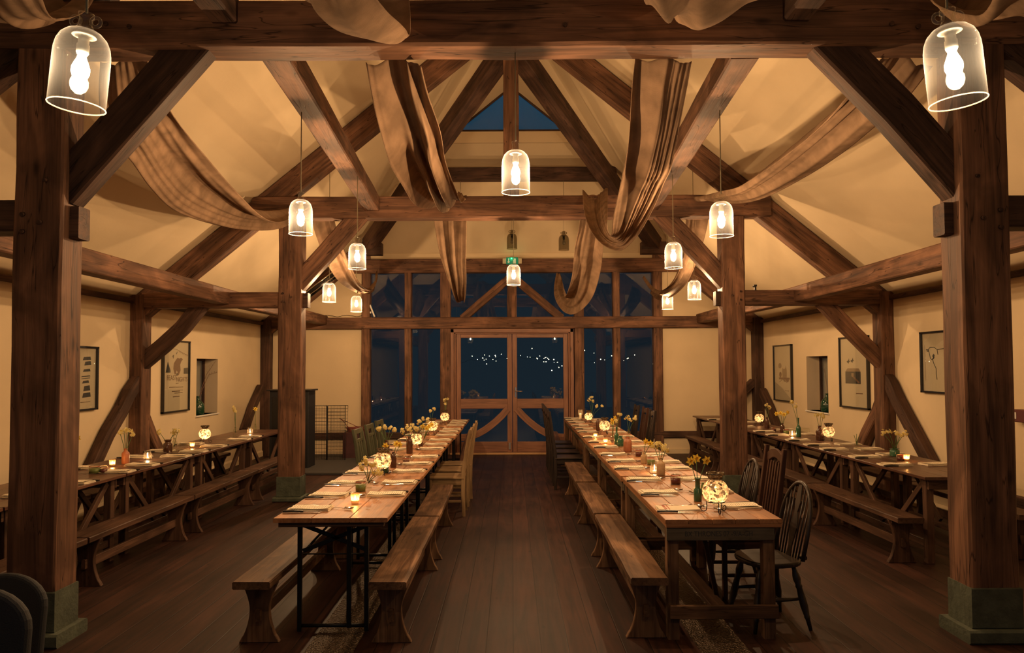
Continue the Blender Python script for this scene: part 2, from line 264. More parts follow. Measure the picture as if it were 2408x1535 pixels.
def menumat():
    m, n, l, b = newmat('printed_menu')
    t = n.new('ShaderNodeTexCoord'); s = n.new('ShaderNodeSeparateXYZ'); l.new(t.outputs['Object'], s.inputs[0])
    w = n.new('ShaderNodeMath'); w.operation = 'MULTIPLY'; l.new(s.outputs['Y'], w.inputs[0]); w.inputs[1].default_value = 62
    f = n.new('ShaderNodeMath'); f.operation = 'FRACT'; l.new(w.outputs[0], f.inputs[0])
    g = n.new('ShaderNodeMath'); g.operation = 'LESS_THAN'; l.new(f.outputs[0], g.inputs[0]); g.inputs[1].default_value = 0.28
    fl = n.new('ShaderNodeMath'); fl.operation = 'FLOOR'; l.new(w.outputs[0], fl.inputs[0])
    cb = n.new('ShaderNodeCombineXYZ'); l.new(s.outputs['X'], cb.inputs[0]); l.new(fl.outputs[0], cb.inputs[1])
    mp = n.new('ShaderNodeMapping'); mp.inputs['Scale'].default_value = (120, 3.7, 1); l.new(cb.outputs[0], mp.inputs['Vector'])
    nz = n.new('ShaderNodeTexNoise'); nz.inputs['Scale'].default_value = 1; nz.inputs['Detail'].default_value = 1; l.new(mp.outputs[0], nz.inputs['Vector'])
    g2 = n.new('ShaderNodeMath'); g2.operation = 'GREATER_THAN'; l.new(nz.outputs['Fac'], g2.inputs[0]); g2.inputs[1].default_value = 0.44
    a = n.new('ShaderNodeMath'); a.operation = 'ABSOLUTE'; l.new(s.outputs['X'], a.inputs[0])
    g3 = n.new('ShaderNodeMath'); g3.operation = 'LESS_THAN'; l.new(a.outputs[0], g3.inputs[0]); g3.inputs[1].default_value = 0.05
    p = n.new('ShaderNodeMath'); p.operation = 'MULTIPLY'; l.new(g.outputs[0], p.inputs[0]); l.new(g2.outputs[0], p.inputs[1])
    p2 = n.new('ShaderNodeMath'); p2.operation = 'MULTIPLY'; l.new(p.outputs[0], p2.inputs[0]); l.new(g3.outputs[0], p2.inputs[1])
    mx = n.new('ShaderNodeMix'); mx.data_type = 'RGBA'; mx.inputs['A'].default_value = (0.84, 0.75, 0.56, 1); mx.inputs['B'].default_value = (0.22, 0.15, 0.10, 1)
    l.new(p2.outputs[0], mx.inputs['Factor']); l.new(mx.outputs['Result'], b.inputs['Base Color']); b.inputs['Roughness'].default_value = 0.8
    return m
MENU = menumat()
def matmetal():
    m, n, l, b = newmat('studded_metal_strip')
    b.inputs['Base Color'].default_value = (0.16, 0.12, 0.085, 1); b.inputs['Metallic'].default_value = 0.9; b.inputs['Roughness'].default_value = 0.35
    t = n.new('ShaderNodeTexCoord'); vo = n.new('ShaderNodeTexVoronoi'); vo.inputs['Scale'].default_value = 70; l.new(t.outputs['Object'], vo.inputs['Vector'])
    bp = n.new('ShaderNodeBump'); bp.inputs['Strength'].default_value = 1.0; bp.inputs['Distance'].default_value = 0.02; l.new(vo.outputs['Distance'], bp.inputs['Height']); l.new(bp.outputs[0], b.inputs['Normal'])
    return m
STUDS = matmetal()

# ---------------------------------------------------------------- mesh helpers
class MB:
    def __init__(self): self.v = []; self.f = []; self.g = []; self.s = []; self.m = []; self.mi = 0
    def add(self, vs, fs, gs=None, smooth=False):
        o = len(self.v); self.v += [tuple(p) for p in vs]
        off = V3((random.uniform(0, 40), random.uniform(0, 40), random.uniform(0, 40)))
        gs = gs if gs is not None else [V3(p) for p in vs]
        self.g += [tuple(V3(q) + off) for q in gs]
        self.f += [tuple(i + o for i in f) for f in fs]; self.s += [smooth] * len(fs); self.m += [self.mi] * len(fs)
        return self
    def box(self, x0, y0, z0, x1, y1, z1, bev=0.0, axis=None):
        x0, x1 = sorted((x0, x1)); y0, y1 = sorted((y0, y1)); z0, z1 = sorted((z0, z1))
        d = (x1 - x0, y1 - y0, z1 - z0); a = axis if axis is not None else d.index(max(d))
        c = [(x0 + x1) / 2, (y0 + y1) / 2, (z0 + z1) / 2]
        p0 = list(c); p1 = list(c); p0[a] = (x0, y0, z0)[a]; p1[a] = (x1, y1, z1)[a]
        o = [i for i in range(3) if i != a]
        up = V3((0, 0, 0)); up[o[1]] = 1
        return self.beam([V3(p0), V3(p1)], d[o[0]], d[o[1]], up, bev)
    def beam(self, pts, w, h, up=V3((0, 0, 1)), bev=0.006, wob=0.0):
        """swept bar: w across, h along `up`; w,h may be lists"""
        pts = [V3(p) for p in pts]; n = len(pts); vs = []; gs = []; L = 0
        wl_ = w if isinstance(w, (list, tuple)) else [w] * n; hl = h if isinstance(h, (list, tuple)) else [h] * n
        for i, p in enumerate(pts):
            t = (pts[min(i + 1, n - 1)] - pts[max(i - 1, 0)]).normalized()
            side = t.cross(up); side = side.normalized() if side.length > 1e-6 else V3((1, 0, 0)); nu = side.cross(t).normalized()
            if i: L += (pts[i] - pts[i - 1]).length
            a, b = wl_[i] / 2, hl[i] / 2; c = min(bev, a * 0.5, b * 0.5)
            ring = [(a - c, -b), (a, -b + c), (a, b - c), (a - c, b), (-a + c, b), (-a, b - c), (-a, -b + c), (-a + c, -b)] if c > 1e-5 else [(a, -b), (a, b), (-a, b), (-a, -b)]
            for (x, y) in ring:
                jx = random.uniform(-wob, wob); jy = random.uniform(-wob, wob)
                vs.append(p + side * (x + jx) + nu * (y + jy)); gs.append((L, x, y))
        k = len(ring); fs = []
        for i in range(n - 1):
            for j in range(k):
                fs.append((i * k + j, i * k + (j + 1) % k, (i + 1) * k + (j + 1) % k, (i + 1) * k + j))
        fs.append(tuple(range(k))[::-1]); fs.append(tuple(range((n - 1) * k, n * k)))
        fs = [f[::-1] for f in fs]
        return self.add(vs, fs, gs)
    def tube(self, pts, r, seg=8, cap=True, closed=False):
        pts = [V3(p) for p in pts]; n = len(pts); vs = []; gs = []; L = 0
        rs = r if isinstance(r, (list, tuple)) else [r] * n
        ref = V3((0, 0, 1))
        t0 = (pts[1] - pts[0]).normalized()
        if abs(t0.dot(ref)) > 0.9: ref = V3((1, 0, 0))
        for i, p in enumerate(pts):
            if closed: t = (pts[(i + 1) % n] - pts[i - 1]).normalized()
            else: t = (pts[min(i + 1, n - 1)] - pts[max(i - 1, 0)]).normalized()
            a = t.cross(ref); a = a.normalized() if a.length > 1e-5 else V3((0, 1, 0)); b = a.cross(t).normalized(); ref = b
            if i: L += (pts[i] - pts[i - 1]).length
            for j in range(seg):
                q = 2 * PI * j / seg; vs.append(p + a * rs[i] * math.cos(q) + b * rs[i] * math.sin(q)); gs.append((L, rs[i] * math.cos(q), rs[i] * math.sin(q)))
        fs = []
        for i in range(n if closed else n - 1):
            i2 = (i + 1) % n
            for j in range(seg): fs.append((i * seg + j, i2 * seg + j, i2 * seg + (j + 1) % seg, i * seg + (j + 1) % seg))
        self.add(vs, fs, gs, True)
        if cap and not closed:
            o = len(self.v) - n * seg
            self.f += [tuple(o + j for j in range(seg)), tuple(o + (n - 1) * seg + j for j in range(seg))[::-1]]; self.s += [False, False]; self.m += [self.mi] * 2
        return self
    def lathe(self, prof, c=(0, 0, 0), seg=20, smooth=True, sx=1.0, sy=1.0):
        c = V3(c); vs = []; fs = []; k = len(prof)
        for (r, z) in prof:
            for j in range(seg):
                q = 2 * PI * j / seg; vs.append(c + V3((r * sx * math.cos(q), r * sy * math.sin(q), z)))
        for i in range(k - 1):
            for j in range(seg): fs.append((i * seg + j, i * seg + (j + 1) % seg, (i + 1) * seg + (j + 1) % seg, (i + 1) * seg + j))
        return self.add(vs, fs, [(p[2], p[0], p[1]) for p in vs], smooth)
    def ball(self, c, r, seg=12, rings=8, sz=1.0):
        return self.lathe([(max(r * math.sin(PI * i / rings), 1e-5), -r * sz * math.cos(PI * i / rings)) for i in range(rings + 1)], c, seg)
    def prism(self, outline, o, u, v, th):
        """flat outline (u,v) at origin o, given thickness along u x v"""
        o = V3(o); u = V3(u).normalized(); v = V3(v).normalized(); n = u.cross(v); k = len(outline)
        vs = [o + u * a + v * b for a, b in outline] + [o + u * a + v * b + n * th for a, b in outline]
        gs = [(b, a, 0) for a, b in outline] + [(b, a, th) for a, b in outline]
        fs = [tuple(range(k))[::-1], tuple(range(k, 2 * k))] + [(i, (i + 1) % k, k + (i + 1) % k, k + i) for i in range(k)]
        return self.add(vs, fs, gs)
    def poly(self, pts): return self.add(pts, [tuple(range(len(pts)))])
    def grid(self, rows, smooth=True, gs=None):
        n = len(rows); k = len(rows[0]); vs = [p for r in rows for p in r]
        g = [q for r in gs for q in r] if gs else None
        fs = [(i * k + j, i * k + j + 1, (i + 1) * k + j + 1, (i + 1) * k + j) for i in range(n - 1) for j in range(k - 1)]
        return self.add(vs, fs, g, smooth)
    def build(self, name, mat, parent=None, loc=None, org=None, **props):
        me = bpy.data.meshes.new(name); L = V3(loc) if loc is not None else V3(org) if org is not None else V3((0, 0, 0))
        me.from_pydata([tuple(V3(p) - L) for p in self.v], [], self.f)
        me.polygons.foreach_set('use_smooth', self.s)
        mats = mat if isinstance(mat, (list, tuple)) else [mat]
        for q in mats: me.materials.append(q)
        me.polygons.foreach_set('material_index', self.m)
        at = me.attributes.new('gc', 'FLOAT_VECTOR', 'POINT'); at.data.foreach_set('vector', [c for p in self.g for c in p])
        me.update()
        bmq = bmesh.new(); bmq.from_mesh(me); bmesh.ops.recalc_face_normals(bmq, faces=bmq.faces); bmq.to_mesh(me); bmq.free()
        ob = bpy.data.objects.new(name, me); COL.objects.link(ob)
        if loc is not None: ob.location = L
        if parent is not None: ob.parent = parent
        for k_, q in props.items(): ob[k_] = q
        return ob
def empty(name, loc=(0, 0, 0), rz=0.0, **props):
    o = bpy.data.objects.new(name, None); COL.objects.link(o); o.location = loc; o.rotation_euler = (0, 0, rz); o.empty_display_size = 0.1
    for k, q in props.items(): o[k] = q
    return o
def dup(root, loc, rz=0.0, label=None, group=None, scale=None):
    def cp(o, par):
        c = o.copy(); COL.objects.link(c)
        if par is not None: c.parent = par
        for ch in o.children:
            if ch.name.split('.')[0] not in ('flex', 'bulb_light', 'candle_light'): cp(ch, c)
        return c
    r = cp(root, None); r.location = loc; r.rotation_euler = (0, 0, rz)
    if scale: r.scale = (scale,) * 3 if not isinstance(scale, tuple) else scale
    if label: r['label'] = label
    if group: r['group'] = group
    return r
class Kind:
    """first call places the thing itself, later calls place copies of it"""
    def __init__(self, maker): self.maker = maker; self.first = None
    def put(self, loc, rz=0.0, label='', group=None, scale=None):
        if self.first is None:
            self.first = self.maker(); r = self.first; r.location = loc; r.rotation_euler = (0, 0, rz)
            if scale: r.scale = (scale,) * 3 if not isinstance(scale, tuple) else scale
            if label: r['label'] = label
            if group: r['group'] = group
            return r
        return dup(self.first, loc, rz, label, group, scale)
def lamp(name, loc, watts, col, radius, parent=None):
    d = bpy.data.lights.new(name, 'POINT'); d.energy = watts; d.color = col; d.shadow_soft_size = radius
    o = bpy.data.objects.new(name, d); COL.objects.link(o); o.location = loc
    if parent is not None: o.parent = parent
    return o
def ordn(i): return ['first', 'second', 'third', 'fourth', 'fifth', 'sixth', 'seventh', 'eighth', 'ninth', 'tenth', 'eleventh', 'twelfth', 'thirteenth', 'fourteenth', 'fifteenth', 'sixteenth'][i]
# ================================================================ THE SETTING
S = dict(kind='structure')
HX = 5.0                                      # half width of the hall at the plaster
def ceil_z(x): return 2.65 + 0.8146 * (5.03 - abs(x))
m = MB(); m.box(-5.6, -2.5, -0.25, 5.6, 15.3, 0.0); m.build('floor', FLOORM, **S)
m = MB(); m.box(-6, 15.3, -0.3, 6, 17.6, -0.05); m.build('ground', simple('dark_ground', (0.02, 0.022, 0.018), 0.9), **S)
NY0, NY1, NZ0, NZ1 = 11.80, 12.65, 0.985, 1.89     # window recess in both side walls
for sg, nm in ((-1, 'left'), (1, 'right')):
    m = MB(); a, b = sg * HX, sg * 5.45
    m.box(a, -2.5, 0, b, NY0, 2.66); m.box(a, NY1, 0, b, 15.3, 2.66); m.box(a, NY0, 0, b, NY1, NZ0); m.box(a, NY0, NZ1, b, NY1, 2.66)
    m.build('wall_' + nm, PLASTER, **S)
    m = MB(); m.prism([(0, 0), (0.07, 0), (0.07, 0.09), (0.05, 0.12), (0.05, 0.30), (0, 0.30)], (a, -2.5 if sg > 0 else 15.0, 0), (-sg, 0, 0), (0, 0, 1), 17.5)
    m.build('baseboard_' + nm, PLASTER, **S)
    m = MB(); m.box(a, -2.5, 0.31, a - sg * 0.05, 15.0, 0.44, 0.008); m.build('trim_%d' % (1 if sg < 0 else 2), OAK_D, **S)
    m = MB(); m.box(a, -2.5, 2.59, a - sg * 0.06, 15.0, 2.655, 0.008); m.build('trim_%d' % (3 if sg < 0 else 4), OAK_D, **S)  # dark bar standing in for the shadow gap along the wall top
    w = MB(); w.box(sg * 5.235, NY0, NZ0, sg * 5.25, NY1, NZ1); wo = w.build('window_%d' % (1 if sg < 0 else 2), PANE, **S)
    w = MB()
    for (y0, y1, z0, z1) in ((NY0, NY0 + .03, NZ0, NZ1), (NY1 - .03, NY1, NZ0, NZ1), (NY0, NY1, NZ0, NZ0 + .03), (NY0, NY1, NZ1 - .03, NZ1)): w.box(sg * 5.215, y0, z0, sg * 5.26, y1, z1, 0.002)
    w.build('window_frame', OAK_D, wo)
    w = MB(); w.box(sg * 4.975, NY0 - 0.03, NZ0 - 0.025, sg * 5.235, NY1 + 0.03, NZ0, 0.006); w.build('window_sill', WHITE, wo)
def slab(m, pts, off):
    k = len(pts); o = V3(off); vs = [V3(p) for p in pts] + [V3(p) + o for p in pts]
    m.add(vs, [tuple(range(k)), tuple(range(k, 2 * k))[::-1]] + [(i, k + i, k + (i + 1) % k, (i + 1) % k) for i in range(k)])
m = MB()
for sg in (-1, 1):
    slab(m, [(sg * 5.03, -2.5, 2.65), (sg * 5.03, 15.1, 2.65), (sg * 3.44, 15.1, ceil_z(3.44)), (sg * 1.22, 13.1, ceil_z(1.22)), (0, 13.1, ceil_z(0)), (0, -2.5, ceil_z(0))], (0, 0, 0.14))
slab(m, [(-1.22, 13.1, 5.75), (1.22, 13.1, 5.75), (3.44, 15.1, 3.945), (-3.44, 15.1, 3.945)], (0, 0.05, 0.14))
m.build('ceiling', PLASTER, **S)
m = MB(); m.box(-1.3, 13.08, 5.72, 1.3, 13.16, 5.92); m.build('trim_5', PLASTER, **S)
w = MB(); w.prism([(-1.02, 5.92), (1.02, 5.92), (0, 6.75)], (0, 13.14, 0), (1, 0, 0), (0, 0, 1), 0.01); wo = w.build('window_3', PANE, **S)
w = MB(); w.beam([(-1.0, 13.12, 5.94), (1.0, 13.12, 5.94)], 0.05, 0.04); w.beam([(-1.02, 13.12, 5.92), (0, 13.12, 6.74)], 0.05, 0.05); w.beam([(1.02, 13.12, 5.92), (0, 13.12, 6.74)], 0.05, 0.05); w.build('window_frame', OAK_D, wo)
m = MB()
for sg in (-1, 1):
    m.box(sg * 3.02, 14.98, 0, sg * 5.2, 15.2, 2.52)
    slab(m, [(sg * 2.9, 14.98, 2.6), (sg * 5.03, 14.98, 2.6), (sg * 5.03, 14.98, 2.66), (sg * 3.44, 14.98, ceil_z(3.44)), (sg * 2.9, 14.98, 3.98)], (0, 0.2, 0))
    m.box(sg * 1.21, 15.0, 0, sg * 3.1, 15.2, 0.33)
m.box(-3.0, 14.98, 3.80, 3.0, 15.18, 4.04)
m.build('wall_end', PLASTER, **S)
m = MB()
for sg in (-1, 1): m.box(sg * 1.25, 14.90, 0, sg * HX, 15.0, 0.09); m.box(sg * 1.25, 14.93, 0.09, sg * HX, 15.0, 0.30)
m.build('baseboard_end', PLASTER, **S)
# studded strips set in the floor under the two long tables
for i, (x0, x1) in enumerate(((-1.27, -0.97), (1.13, 1.43))):
    m = MB(); m.box(x0, 2.0, -0.002, x1, 14.0, 0.004); m.build('trim_%d' % (6 + i), STUDS, **S)

# ---------------------------------------------------------------- oak frame
def timber(name, label, cat, pts, w, h, up=(0, 0, 1), mat=None, bev=0.012, wob=0.003, group=None, sub=1):
    pts = [V3(p) for p in pts]
    if sub > 1 and len(pts) == 2: pts = [pts[0].lerp(pts[1], i / sub) for i in range(sub + 1)]
    m = MB(); m.beam(pts, w, h, V3(up), bev, wob)
    o = m.build(name, mat or OAK, None, pts[0], label=label, category=cat)
    if group: o['group'] = group
    return o
def peg(parent, loc, nrm, r=0.016, ln=0.018):
    p = parent.location; m = MB(); a = V3(loc) - p; m.tube([a, a + V3(nrm) * ln], [r, r * 0.9], 8); m.build('peg', OAK_D, parent)
side_n = {-1: 'left', 1: 'right'}
POSTS = {}
for sg in (-1, 1):
    s = side_n[sg]
    for fi, (yf, xi, xo, zt, zp, zl, ws) in enumerate(((4.70, 2.86, 3.17, 3.78, 0.335, 0.085, 1.0), (9.72, 2.76, 3.06, 3.70, 0.32, 0.06, 1.0))):
        xm = sg * (xi + xo) / 2; ym = yf + 0.12
        lab = ['massive oak post in the ' + s + ' foreground standing on a stone pad', 'oak post on the ' + s + ' between centre table and side bench, halfway down the hall'][fi]
        r = empty('oak_post', (xm, ym, 0), label=lab, category='post', group='oak posts on stone pads')
        n = 9; pts = [V3((random.uniform(-.004, .004), random.uniform(-.003, .003), zp + (zt - zp) * i / n)) for i in range(n + 1)]
        q = MB(); q.beam(pts, xo - xi, 0.245, V3((0, 1, 0)), 0.014, 0.003); q.build('post', OAK, r)
        q = MB(); q.box(-(xo - xi) / 2 - 0.005, -0.128, zl, (xo - xi) / 2 + 0.005, 0.128, zp, 0.006); q.box(-(xo - xi) / 2 - 0.045, -0.17, 0, (xo - xi) / 2 + 0.045, 0.17, zl, 0.012)
        q.build('stone_pad', STONE, r)
        q = MB(); zz = (2.57, 2.78) if fi == 0 else (2.53, 2.72); q.box(-sg * 0.15, -0.04, zz[0], -sg * 0.215, 0.09, zz[1], 0.008, axis=0); q.build('tenon_end', OAK_D, r)
        for (px, pz) in ((0.09, 2.71), (0.09, 2.60), (-0.02, 2.66)):
            q = MB(); q.tube([(sg * px, -0.12, pz), (sg * px, -0.142, pz - 0.004)], [0.015, 0.013], 8); q.build('peg', OAK_D, r)
        if fi == 0:
            q = MB(); q.tube([(-sg * .05, -.12, 2.93), (-sg * .05, -.142, 2.925)], [0.013, 0.011], 8); q.build('peg', OAK_D, r)
    # wall posts (frames 1, 2, end)
    for k, yf in enumerate((4.70, 9.72, 14.78)):
        lb = ['oak wall post nearest the camera on the ' + s + ' wall', 'dark oak wall post halfway down the ' + s + ' wall', 'oak corner post at the far end of the ' + s + ' wall'][k]
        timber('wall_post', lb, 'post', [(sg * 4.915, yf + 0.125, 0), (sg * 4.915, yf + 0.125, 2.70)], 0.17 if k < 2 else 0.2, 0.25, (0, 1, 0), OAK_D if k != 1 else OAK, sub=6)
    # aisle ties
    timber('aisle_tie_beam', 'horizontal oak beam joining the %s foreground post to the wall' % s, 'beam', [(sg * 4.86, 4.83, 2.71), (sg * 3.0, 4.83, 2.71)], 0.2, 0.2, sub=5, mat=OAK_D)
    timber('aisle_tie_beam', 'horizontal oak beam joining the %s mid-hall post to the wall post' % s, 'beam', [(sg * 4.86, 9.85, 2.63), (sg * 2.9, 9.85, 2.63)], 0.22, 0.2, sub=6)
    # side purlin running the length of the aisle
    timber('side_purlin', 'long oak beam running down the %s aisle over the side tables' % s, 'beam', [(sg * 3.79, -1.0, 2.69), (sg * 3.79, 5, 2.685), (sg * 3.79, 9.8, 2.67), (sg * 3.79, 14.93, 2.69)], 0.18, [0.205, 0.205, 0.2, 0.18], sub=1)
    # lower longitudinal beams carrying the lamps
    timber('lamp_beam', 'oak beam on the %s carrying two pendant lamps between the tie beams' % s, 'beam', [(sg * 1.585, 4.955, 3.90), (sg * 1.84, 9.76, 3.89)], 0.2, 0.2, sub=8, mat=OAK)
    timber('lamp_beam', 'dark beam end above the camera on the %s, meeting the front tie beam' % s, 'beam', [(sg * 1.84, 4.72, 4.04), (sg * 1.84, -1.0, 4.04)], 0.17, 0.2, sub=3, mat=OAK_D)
    # rafters
    for k, (yf, xin) in enumerate(((4.74, 0.0), (9.77, 0.0), (14.86, 2.75))):
        lo = V3((sg * 4.95, yf + .1, ceil_z(4.95) - 0.2)); hi = V3((sg * xin, yf + .1, ceil_z(xin) - 0.2))
        lb = ['sloping oak rafter above the front tie beam on the ' + s, 'sloping oak rafter over the middle of the hall on the ' + s, 'sloping oak rafter against the far gable wall on the ' + s][k]
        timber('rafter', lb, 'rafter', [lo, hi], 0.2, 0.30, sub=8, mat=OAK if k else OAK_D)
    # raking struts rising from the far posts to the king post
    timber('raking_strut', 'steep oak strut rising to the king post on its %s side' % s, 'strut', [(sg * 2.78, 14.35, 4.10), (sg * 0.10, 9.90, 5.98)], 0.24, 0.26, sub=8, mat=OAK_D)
    timber('hammer_beam', 'short dark oak stub beam jutting in at the far %s corner' % s, 'beam', [(sg * 3.0, 14.32, 4.02), (sg * 2.50, 14.32, 4.02)], 0.2, 0.23, mat=OAK_D)
    # braces
    if sg < 0:
        f1 = [aY(150, 455, 4.84), aY(312, 275, 4.84), aY(470, 96, 4.84)]; f2 = [aY(698, 672, 9.85), aY(772, 590, 9.85), aY(850, 501, 9.85)]
        ab = [aY(308, 876, 9.85), aY(385, 812, 9.85), aY(430, 770, 9.85), aY(488, 698, 9.85)]
    else:
        f1 = [aY(2268, 446, 4.84), aY(2104, 262, 4.84), aY(1936, 92, 4.84)]; f2 = [aY(1712, 671, 9.85), aY(1630, 580, 9.85), aY(1543, 490, 9.85)]
        ab = [aY(2098, 876, 9.85), aY(2022, 800, 9.85), aY(1975, 752, 9.85), aY(1918, 692, 9.85)]
    timber('arch_brace', 'heavy oak brace between the %s foreground post and front tie beam' % s, 'brace', f1, 0.15, 0.25, (0, 0, 1), OAK_D, 0.012)  # backlit shade of the brace put into the darker oak
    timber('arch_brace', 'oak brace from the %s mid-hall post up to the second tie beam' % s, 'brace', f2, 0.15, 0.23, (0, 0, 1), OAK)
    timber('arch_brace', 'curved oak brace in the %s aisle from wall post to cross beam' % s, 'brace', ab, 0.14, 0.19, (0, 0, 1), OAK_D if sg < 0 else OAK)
    X = sg * 4.92
    if sg < 0:
        wb = [('nearer', [(322, 896), (303, 925), (284, 966), (252, 1020), (216, 1098), (205, 1140)]), ('farther', [(322, 948), (338, 984), (354, 1025), (378, 1075)])]
        eb = [(613, 912), (592, 960), (574, 1015)]
    else:
        wb = [('nearer', [(2074, 872), (2096, 905), (2114, 946), (2148, 1010), (2190, 1090), (2205, 1130)]), ('farther', [(2078, 930), (2064, 972), (2040, 1020), (2020, 1070)])]
        eb = [(1793, 920), (1812, 962), (1828, 1010)]
    for w_, pp in wb:
        timber('wall_brace', 'curved brace low on the %s wall beside the wall post, %s of the pair' % (s, w_), 'brace', [aX(x, y, X) for x, y in pp], 0.12, 0.17, (0, 0, 1), OAK_D if w_ == 'nearer' else OAK)
    timber('wall_brace', 'curved oak brace sloping from the far corner post along the %s wall' % s, 'brace', [aX(x, y, X) for x, y in eb], 0.12, 0.17, (0, 0, 1), OAK_D)
    # raking brackets beside the doors
    timber('raking_bracket', 'low curved oak bracket running to the floor from the %s door jamb' % s, 'brace', [(sg * .84, 14.84, .34), (sg * .86, 14.2, .27), (sg * .88, 13.5, .15), (sg * .88, 12.9, .03)], 0.10, [0.24, 0.17, 0.12, 0.06], (0, 0, 1), OAK)
timber('wall_brace', 'short oak brace from the far right corner post towards the doors', 'brace', [(4.82, 14.88, 1.42), (4.62, 14.88, 1.24), (4.42, 14.88, 0.98)], 0.12, 0.16, (0, 0, 1), OAK_D)
t1 = timber('tie_beam', 'massive oak tie beam across the top of the foreground', 'beam', [(-3.62, 4.83, 3.945), (3.62, 4.83, 3.945)], 0.25, 0.30, sub=14, bev=0.016, wob=0.004)
for x in (-2.6, -2.45, 2.45, 2.62, 0.35): peg(t1, (x, 4.71, 3.92 + 0.02 * math.sin(x * 9)), (0, -1, 0))
t2 = timber('tie_beam', 'oak tie beam across the middle of the hall carrying the king post', 'beam', [(-3.42, 9.85, 3.845), (3.42, 9.85, 3.845)], 0.25, 0.285, sub=12)
timber('king_post', 'upright oak king post in front of the blue gable window', 'post', [(0, 9.86, 3.98), (0, 9.86, 6.42)], 0.205, 0.2, (0, 1, 0), sub=6)
timber('king_post', 'upright oak king post standing on the front tie beam', 'post', [(0, 4.84, 4.09), (0, 4.84, 6.42)], 0.205, 0.2, (0, 1, 0), OAK_D, sub=4)
timber('collar_beam', 'dark horizontal beam high up below the blue gable window', 'beam', [(-1.86, 13.1, 5.15), (1.86, 13.1, 5.15)], 0.18, 0.225, sub=5, mat=OAK_D)
# glazed end screen
EY = 15.0
timber('end_beam', 'oak beam over the glazed end screen with the exit sign', 'beam', [(-3.35, 14.97, 3.775), (3.35, 14.97, 3.775)], 0.2, 0.275, sub=10)
timber('end_rail', 'oak rail across the end screen just above the doors', 'beam', [(-4.9, 14.96, 2.625), (4.9, 14.96, 2.625)], 0.21, 0.23, sub=12)
names = ['far left', 'left middle', 'left door', 'right door', 'right middle', 'far right']
for i, (x0, x1) in enumerate(((-3.02, -2.85), (-2.155, -2.02), (-1.44, -1.235), (1.25, 1.447), (2.03, 2.17), (2.84, 3.02))):
    timber('screen_post', 'oak post of the end screen, %s one' % names[i], 'post', [((x0 + x1) / 2, 14.99, 0), ((x0 + x1) / 2, 14.99, 3.64 if 0 < i < 5 else 4.15)], x1 - x0, 0.2, (0, 1, 0), sub=7, group='oak posts of the glazed end screen')
timber('screen_strut', 'short oak post above the doors, centre of the end screen', 'post', [(0.0, 14.99, 2.74), (0, 14.99, 3.64)], 0.19, 0.17, (0, 1, 0), sub=3)
for sg in (-1, 1):
    timber('screen_strut', 'slanting oak strut above the doors on the %s' % side_n[sg], 'strut', [(sg * 0.06, 14.98, 3.52), (sg * 1.0, 14.98, 2.71)], 0.13, 0.16, (0, 0, 1), sub=3)
    timber('sole_rail', 'dark oak rail low along the end wall on the %s' % side_n[sg], 'beam', [(sg * 1.26, 14.96, 0.375), (sg * 4.9, 14.96, 0.375)], 0.14, 0.13, sub=5, mat=OAK_D)
wi = 4
for (x0, x1, z0, z1) in ((-2.85, -2.155, .43, 2.52), (-2.02, -1.44, .43, 2.52), (1.447, 2.03, .43, 2.52), (2.17, 2.84, .43, 2.52),
                         (-2.85, -2.155, 2.73, 3.65), (-2.02, -1.44, 2.73, 3.65), (-1.235, 1.25, 2.73, 3.65), (1.447, 2.03, 2.73, 3.65), (2.17, 2.84, 2.73, 3.65)):
    w = MB(); w.box(x0, 15.02, z0, x1, 15.03, z1); w.build('window_%d' % wi, PANE, **S); wi += 1
